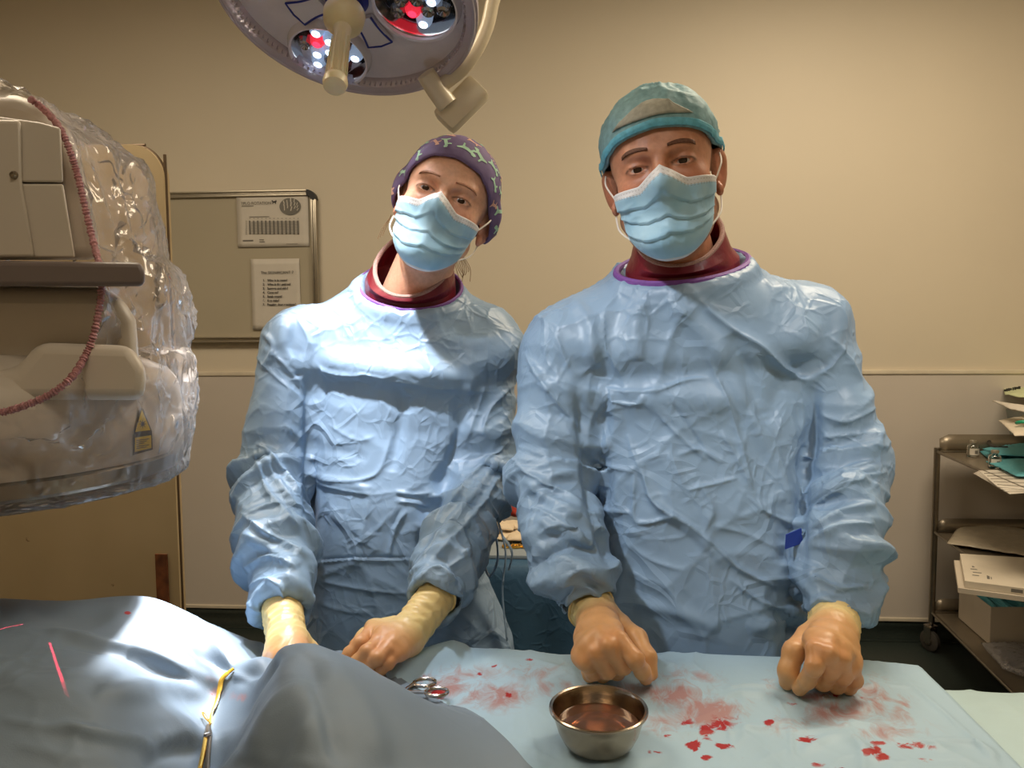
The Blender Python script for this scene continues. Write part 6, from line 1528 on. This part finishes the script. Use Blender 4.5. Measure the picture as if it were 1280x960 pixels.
# ------------------------------------------------------------------ steel trolley on the right and its contents
TY0 = YW - .12                       # back edge
def TP(px, py, y): return PY(px, py, y)
tp = TP(1172, 562, TY0); z_top = tp[2] - .012; z_mid = float(TP(1168, 666, TY0)[2]); z_bot = float(TP(1163, 766, TY0)[2]); xL = float(TP(1168, 666, TY0)[0]); xRt = xL + 1.1; TD = 1.02
tro = root('steel_trolley', ((xL + xRt) / 2, TY0 - TD / 2, 0), 'three-shelf steel trolley against the wall at the right edge', 'trolley')
dx_ = -.105                     # trolley stands slightly askew
def T3(u, v, z):                      # u along the wall, v towards the room
    return A([xL + u * 1.1 + v * dx_, TY0 - v * TD, z])
for u in (0, 1):
    for v in (0, 1):
        p = T3(u, v, 0); MB().tube([p + [0, 0, .12], p + [0, 0, z_top + .02]], .0125, 16).build('post', M['steel'], tro)
        cst = MB().lathe([(0, -.012), (.036, -.012), (.044, -.008), (.044, .008), (.036, .012), (0, .012)], p + A([-.012, -.02, .046]), rotm('Z', 25) @ rotm('Y', 90), 28).build('castor', M['rubber'], tro)
        MB().lathe([(0, -.016), (.016, -.016), (.018, -.013), (.018, .013), (0, .016)], p + A([-.012, -.02, .046]), rotm('Z', 25) @ rotm('Y', 90), 20).build('castor_hub', M['steel'], cst)
        mb = MB(); Rz = rotm('Z', 25)
        for q in (-1, 1): mb.box(p + Rz @ A([q * .018, 0, 0]) + A([-.010, -.016, .072]), (.002, .016, .034), Rz)
        mb.box(p + A([-.008, -.012, .107]), (.020, .020, .004), Rz, .002); mb.tube([p + [0, 0, .10], p + [0, 0, .125]], .009, 12); mb.build('castor_fork', M['chrome'], cst)
for zz_, nm in ((z_top, 'shelf'), (z_mid, 'shelf'), (z_bot, 'shelf')):
    q = [T3(0, 0, zz_), T3(1, 0, zz_), T3(1, 1, zz_), T3(0, 1, zz_)]
    mb = MB(); mb.add(q + [p - A([0, 0, .003]) for p in q], [(0, 1, 2, 3), (7, 6, 5, 4), (0, 4, 5, 1), (1, 5, 6, 2), (2, 6, 7, 3), (3, 7, 4, 0)])
    sh_ = mb.build(nm, M['shelf'], tro, smooth=False)
    for a_, b_ in (((0, 0), (0, 1)), ((0, 1), (1, 1)), ((1, 0), (1, 1)), ((0, 0), (1, 0))):
        MB().tube([T3(*a_, zz_ + .003), T3(*b_, zz_ + .003)], .0065, 12).build('edge_rail', M['steel'], sh_)
    # raised back lip with rounded corner
    hh = .075 if zz_ == z_top else .06
    n = 30; mb = MB(); bot, top_ = [], []
    for i in range(n + 1):
        u_ = i / n; x = xL + .012 + u_ * 1.08; h = hh * (1 - max(0, 1 - u_ * 1.08 / .02) ** 2 * .25)
        bot.append((x, TY0 + .004, zz_)); top_.append((x, TY0 + .004 + .006, zz_ + h))
    mb.ring_loft([bot, top_], False, False, close=False); o = mb.build('back_lip', M['shelf'], sh_); mod(o, 'SOLIDIFY', thickness=.002)
def on_shelf(px, py, z): return PZ(px, py, z)
# two vials
for (px, py, hgt, lb) in ((1216, 571, .036, 'small clear glass vial with cream label, nearer the trolley corner'), (1243, 585, .036, 'small clear glass vial with printed label, beside the blue wrap')):
    p = on_shelf(px, py, z_top + .001); v = root('glass_vial', p + [0, 0, .0005], lb, 'vial', 'vials on the trolley')
    r_ = .0215; s_ = .048 / .048
    MB().lathe([(0, .001), (r_ * .9, .001), (r_, .004), (r_, .040), (r_ * .9, .047), (r_ * .5, .053), (r_ * .48, .060), (r_ * .40, .060), (r_ * .42, .053), (r_ * .8, .046), (r_ * .92, .040), (r_ * .92, .006), (0, .004)], p, n=32).build('bottle', M['glass'], v)
    a = np.linspace(-2.6, -.5, 18); V = []
    for z in (.010, .036): V += [(p[0] + (r_ + .0006) * math.cos(x), p[1] + (r_ + .0006) * math.sin(x), p[2] + z) for x in a]
    mk('paper_label', V, grid_faces(18, 2), M['paper'], v)
    a = np.linspace(-1.75, -1.2, 6); V = []
    for z in (.015, .029): V += [(p[0] + (r_ + .0010) * math.cos(x), p[1] + (r_ + .0010) * math.sin(x), p[2] + z) for x in a]
    mk('label_print', V, grid_faces(6, 2), M['ink_g'], v)
    MB().lathe([(0, .067), (r_ * .58, .067), (r_ * .62, .065), (r_ * .62, .057), (0, .057)], p, n=24).build('cap', M['alu'], v)
# generic crumpled flat packet
def packet(name, poly_px, z, th, mt, lab, cat, group=None, sag=0, seed=1, lift=None, parent=None, amp=.004):
    c = [on_shelf(x, y, z + (lift[i] if lift else 0)) for i, (x, y) in enumerate(poly_px)]
    n = 26; V = []
    for j in range(n + 1):
        for i in range(n + 1):
            u, v = i / n, j / n; p = (c[0] * (1 - u) + c[1] * u) * (1 - v) + (c[3] * (1 - u) + c[2] * u) * v
            pil = (16 * u * (1 - u) * v * (1 - v)) ** .5; V.append(p + A([0, 0, th * pil + .002]))
    V = np.array(V); nz = crumple(V * 1.0, 16, seed) * amp + vn(V * 20, seed) * amp * .5
    V[:, 2] += np.maximum(nz, -th * .2) + amp * .4
    Q = grid_faces(n + 1, n + 1)
    if vnorm(V, Q)[len(V) // 2, 2] < 0: Q = Q[:, ::-1]
    V2 = V.copy(); V2[:, 2] = V[:, 2] - .003
    o = mk(name, V, Q, mt, parent); mod(o, 'SOLIDIFY', thickness=.003, offset=-1)
    if lab: setp(o, lab, cat, group)
    return o
# top shelf
for k, (poly, lf) in enumerate(((((1224, 564), (1300, 556), (1310, 588), (1246, 584)), .0), (((1232, 578), (1310, 572), (1320, 600), (1270, 596)), .012), (((1228, 562), (1300, 554), (1310, 572), (1250, 570)), .030))):
    packet('folded_wrap', poly, z_top + .004 + lf, .012, M['teal'], ['blue folded sterile wrap under the others on the trolley top', 'blue folded sterile wrap nearest the front of the trolley top', 'blue folded sterile wrap uppermost behind the vials'][k], 'wrap', 'blue wraps on the trolley top', seed=k + 3)
for k in range(4):
    poly = ((1217 + k * 2, 592 - k), (1300, 588 - k), (1330, 614 + k), (1262 - k * 5, 618 - k * 3))
    sh0 = packet('printed_form', poly, z_top - .004 + .003 * k, .0006, M['paper'], ['bottom sheet', 'second sheet', 'third sheet', 'topmost ruled sheet'][k] + ' of the forms hanging over the trolley edge', 'paper', 'forms on the trolley edge', seed=k + 9, amp=.0008)
    if k == 3:
        for q in range(5):
            t0 = .15 + q * .17; c = [on_shelf(x, y, z_top + .010) for x, y in poly]; a_ = c[0] * (1 - t0) + c[3] * t0; b_ = c[1] * (1 - t0) + c[2] * t0
            MB().tube([a_ * .95 + b_ * .05, a_ * .1 + b_ * .9], .0009, 4).build('ruled_line', M['ink_g'], sh0)
hp_ = [on_shelf(x, y, z_top + .045) for x, y in ((1259, 548), (1252, 547), (1243, 548), (1236, 553), (1243, 559), (1252, 560), (1259, 560))]
setp(MB().tube(smooth_path(hp_, 6), .0075, 10).build('rubber_tube', M['black'], None), 'black rubber tube loop lying behind the blue wraps', 'tube')
bx0 = on_shelf(1262, 560, z_top)
gb = root('grey_tray', (bx0[0] + .2, bx0[1] - .05, z_top), 'grey plastic tray of packets on the trolley top', 'tray')
def tray(x0, x1, y0, y1, z0, z1, fl, mt, name, par, th=.003):
    o = [(x0, y0), (x1, y0), (x1, y1), (x0, y1)]; cx_, cy_ = (x0 + x1) / 2, (y0 + y1) / 2
    R = lambda f, z, t: [(cx_ + (x - cx_) * f - math.copysign(t, x - cx_), cy_ + (y - cy_) * f - math.copysign(t, y - cy_), z) for x, y in o]
    return MB().ring_loft([R(1, z0, 0), R(fl, z1, 0), R(fl, z1, th), R(1, z0 + th, th)]).build(name, mt, par, smooth=False)
tray(bx0[0] + .0, bx0[0] + .38, bx0[1] - .16, bx0[1] + .10, z_top + .004, z_top + .17, 1.16, M['greyp'], 'tray_body', gb)
zt_ = z_top + .17
for k, (poly, lf, mt, lb) in enumerate(((((1248, 526), (1300, 518), (1320, 545), (1268, 545)), -.01, 'paper_w', 'white packet lying in the grey tray under the green ring'), (((1240, 502), (1296, 512), (1330, 530), (1262, 512)), .05, 'paper', 'white curled paper sheet jutting left above the grey tray'), (((1252, 482), (1320, 478), (1330, 506), (1256, 494)), .08, 'greenpk', 'pale green printed packet on top of the stack in the tray'))):
    pk_ = packet('sterile_packet', poly, zt_ + lf, .010, M[mt], lb, 'packet', 'packets stacked in the grey tray', seed=k + 20)
# row of printed letters along the back edge of the green packet (too small in the photo to read)
mb = MB()
for q_, w_ in enumerate((.0035, .004, .0045, .003, .003, .004, .0035, .0045)):
    a_ = on_shelf(1256 + q_ * 2.6, 488 - q_ * .5, zt_ + .10); mb.box(a_, (w_, .0006, .006 if q_ % 3 else .0045))
mb.build('printed_letters', M['ink'], pk_, smooth=False)
g_ = on_shelf(1282, 528, zt_ + .018); MB_ = MB().tube([g_ + A([.028 * math.cos(a), .022 * math.sin(a), .004 * math.sin(2 * a)]) for a in np.linspace(0, 2 * math.pi, 26, endpoint=False)], .0055, 8, closed=True).build('green_ring', M['green'], None); setp(MB_, 'bright green rubber ring lying on the tray packets', 'ring')
# middle shelf
pk = packet('sterile_packet', ((1204, 650), (1310, 668), (1310, 700), (1184, 680)), z_mid + .012, .018, M['paperfilm'], 'translucent peel pouch on the middle trolley shelf', 'packet', seed=31)
bxm = on_shelf(1206, 735, z_mid + .02)
fl = root('printed_carton', (bxm[0] + .2, bxm[1], z_mid), 'flat cream printed carton tilted over the middle trolley shelf', 'carton')
c = [on_shelf(1200, 692, z_mid + .055), on_shelf(1330, 700, z_mid + .055), on_shelf(1330, 742, z_mid + .05), on_shelf(1206, 726, z_mid + .045)]
dn = A([0, 0, -.022]); mb = MB(); mb.add(c + [p + dn for p in c], [(0, 1, 2, 3), (7, 6, 5, 4), (0, 4, 5, 1), (1, 5, 6, 2), (2, 6, 7, 3), (3, 7, 4, 0)]); mb.build('carton_body', M['paper_w'], fl, smooth=False)
def on_c(u, v, e=.0006): return (c[0] * (1 - u) + c[1] * u) * (1 - v) + (c[3] * (1 - u) + c[2] * u) * v + A([0, 0, e])
mb = MB()
for (u0, v0, u1, v1) in ((.10, .45, .18, .50), (.08, .55, .2, .58), (.10, .66, .19, .69), (.09, .76, .16, .79), (.24, .5, .27, .85), (.28, .5, .29, .85), (.40, .55, .55, .57), (.40, .62, .52, .64), (.42, .70, .56, .72), (.41, .78, .5, .80), (.66, .45, .8, .48), (.66, .6, .76, .63), (.70, .75, .86, .78)):
    mb.add([on_c(u0, v0), on_c(u1, v0), on_c(u1, v1), on_c(u0, v1)], [(0, 1, 2, 3)])
for (u0, u1) in ((.48, .60), (.78, .86)): 
    f_ = lambda u, t: c[3] * (1 - u) + c[2] * u + dn * t + A([0, -.0008, 0]); mb.add([f_(u0, .25), f_(u1, .25), f_(u1, .75), f_(u0, .75)], [(0, 1, 2, 3)])
mb.build('printed_marks', M['ink_g'], fl, smooth=False)
dn2 = A([0, 0, -.016]); c2 = [p + A([-.02, .0, -.024]) for p in c]; mb = MB(); mb.add(c2 + [p + dn2 for p in c2], [(0, 1, 2, 3), (7, 6, 5, 4), (0, 4, 5, 1), (1, 5, 6, 2), (2, 6, 7, 3), (3, 7, 4, 0)]); o = mb.build('flat_carton', M['card'], None, smooth=False); setp(o, 'plain cream carton lying under the printed carton', 'carton')
# bottom shelf: open cardboard box with teal packs, plastic bag
b0, b1, b2 = on_shelf(1198, 772, z_bot + .003), on_shelf(1237, 806, z_bot + .003), on_shelf(1330, 806, z_bot + .003)
topz = float(PY(1237, 760, b1[1])[2]); H_ = topz - z_bot; b3 = b0 + (b2 - b1)
cb = root('cardboard_box', (b0 + b2) / 2, 'open white cardboard box of teal packs on the bottom shelf', 'box')
base = [b0, b1, b2, b3]; up = A([0, 0, H_])
for k in range(4):
    p, q = base[k], base[(k + 1) % 4]; nn_ = np.cross(q - p, up); nn_ /= np.linalg.norm(nn_); t_ = nn_ * .003
    mb = MB(); mb.add([p, q, q + up, p + up, p - t_, q - t_, q + up - t_, p + up - t_], [(0, 1, 2, 3), (7, 6, 5, 4), (0, 4, 5, 1), (1, 5, 6, 2), (2, 6, 7, 3), (3, 7, 4, 0)]); mb.build('side_wall', M['card'], cb, smooth=False)
mb = MB(); mb.add(base, [(0, 1, 2, 3)]); mb.build('bottom', M['card'], cb, smooth=False)
cx_, ex_, ey_ = sum(base) / 4, (b2 - b1), (b0 - b1)
for k in range(9):
    u0 = .08 + k * .10; lean = .05 * math.sin(k * 2.1)
    V = []
    n = 9
    for j in range(n):
        for i in range(n):
            u, v = i / (n - 1), j / (n - 1); p = b1 + ex_ * (u0 + lean * v + .02 * math.sin(5 * u + k)) + ey_ * (.06 + .86 * u) + up * ((.05 + v * (.93 + .08 * math.sin(k * 3.3 + u * 2)))); V.append(p + ex_ * .012 * math.sin(v * 7 + k))
    o = mk('teal_pack', V, grid_faces(n, n), M['teal'], None); mod(o, 'SOLIDIFY', thickness=.012, offset=0)
    setp(o, ['leftmost', 'second', 'third', 'fourth', 'fifth', 'sixth', 'seventh', 'eighth', 'rightmost'][k] + ' teal pack from the left, standing in the open cardboard box', 'packet', 'teal packs in the cardboard box')
o = packet('plastic_bag', ((1226, 806), (1310, 808), (1320, 862), (1252, 838)), z_bot + .006, .026, M['bag'], 'clear crumpled plastic bag on the bottom shelf in front of the box', 'bag', seed=44, amp=.009)
o = packet('bag_contents', ((1236, 812), (1300, 813), (1310, 848), (1256, 832)), z_bot + .004, .012, M['bluepk'], None, None, seed=45, parent=o)

# ------------------------------------------------------------------ draped instrument table behind the two people
BD = 2.35
tl, trr = P(618, 706, BD), P(705, 706, BD); zt = tl[2]; yb0 = tl[1]
x0_, x1_ = tl[0] - .35, trr[0] + .35; yb1 = yb0 + .48
bt = root('instrument_table', ((x0_ + x1_) / 2, (yb0 + yb1) / 2, 0), 'instrument table under a dark blue drape, seen between the two people', 'table')
MB().box(((x0_ + x1_) / 2, (yb0 + yb1) / 2, zt - .02), ((x1_ - x0_) / 2, (yb1 - yb0) / 2, .012)).build('table_top', M['steel'], bt, smooth=False)
for sx in (x0_ + .04, x1_ - .04):
    for sy in (yb0 + .04, yb1 - .04): MB().tube([(sx, sy, 0), (sx, sy, zt - .03)], .014, 12).build('leg', M['steel'], bt)
n = 120; V = []; rows = [(yb1, zt - .5), (yb1 + .01, zt - .02), (yb1, zt), (yb0 + .2, zt), (yb0, zt), (yb0 - .008, zt - .006)] + [(yb0 - .012 - .0 * k, zt - .006 - k * .025) for k in range(1, 27)]
for (yy, z_) in rows:
    for i in range(n):
        x = x0_ - .01 + (x1_ - x0_ + .02) * i / (n - 1); d = max(0, zt - z_) if yy < yb0 else 0
        V.append((x, yy - d * .05 * (1 + math.sin(x * 34)) - (.004 if abs(z_ - (zt - .29)) < .013 else 0), z_))
V = np.array(V); Q = grid_faces(n, len(rows)); o = mk('dark_drape', V, Q, M['navy'], bt); mod(o, 'SOLIDIFY', thickness=.002)
tz_ = zt + .004
tb = P(665, 690, BD + .1)
o = MB().box((tb[0], yb0 + .24, zt + .009), (.30, .19, .006), bev=.003).build('instrument_mat', M['matgrey'], None); setp(o, 'grey blue mat on the dark instrument table', 'mat')
def onb(px, py, z=.016): return PZ(px, py, zt + z)
for k, (px, py, sx_, sy_) in enumerate(((640, 672, .05, .03), (655, 676, .055, .022), (648, 664, .06, .03), (628, 668, .04, .03))):
    p = onb(px, py, .018); V = []; m_ = 15
    for j in range(m_):
        for i in range(m_):
            u, v = i / (m_ - 1) * 2 - 1, j / (m_ - 1) * 2 - 1; V.append((p[0] + sx_ * u, p[1] + sy_ * v * 1.4, p[2] + .008 * k + .012 * (1 - u ** 4) * (1 - v ** 4)))
    V = np.array(V); V[:, 2] += crumple(V, 24, 60 + k) * .006; o = mk('gauze_swab', V, grid_faces(m_, m_), M['swab'], None); mod(o, 'SOLIDIFY', thickness=.004, offset=1); setp(o, ['lowest cream gauze swab at the left of the stack', 'lower right cream gauze swab', 'wide cream gauze swab second from the top', 'topmost small cream gauze swab'][k] + ' on the instrument table', 'swab', 'gauze swabs on the instrument table')
for k in range(3):
    p = onb(638 + k * 14, 684, .016); r = root('needle_holder', p, 'gold-ringed needle holder, ' + ['left of three', 'middle of three', 'right of three'][k] + ' on the instrument table', 'needle holder', 'gold-ringed instruments')
    for q in (-1, 1):
        c_ = p + A([q * .013, 0, .004]); MB().tube(loop(c_, .0115, .016, 0, c_[2]), .0034, 8, closed=True).build('ring_handle', M['gold'], r)
        MB().tube([c_ + A([-q * .006, .016, 0]), p + A([0, .06, .004]), p + A([q * .002, .12, .004])], .0028, 8).build('shank', M['chrome'], r)
# blood-stained specimen bag of swabs standing at the back of that table
p = onb(637, 646, .016); V, Fs = [], None; m_ = 22
S = SDF.box(p + [-.09, -.06, -.01], p + [.09, .06, .13], .006)
S.ell(p + [-.01, 0, .040], (.055, .035, .038), None, .02); S.ell(p + [.0, .0, .075], (.038, .028, .035), None, .02); S.ell(p + [.03, -.01, .03], (.03, .03, .028), None, .01)
V, Q = S.mesh(1); N = vnorm(V, Q); V = V + N * (crumple(V, 26, 77) * .010)[:, None]; V[:, 2] = np.maximum(V[:, 2], zt + .016)
o = mk('used_swabs', V, Q, M['redwet'], None); setp(o, 'crumpled red-stained swab heap at the back of the instrument table', 'swab')
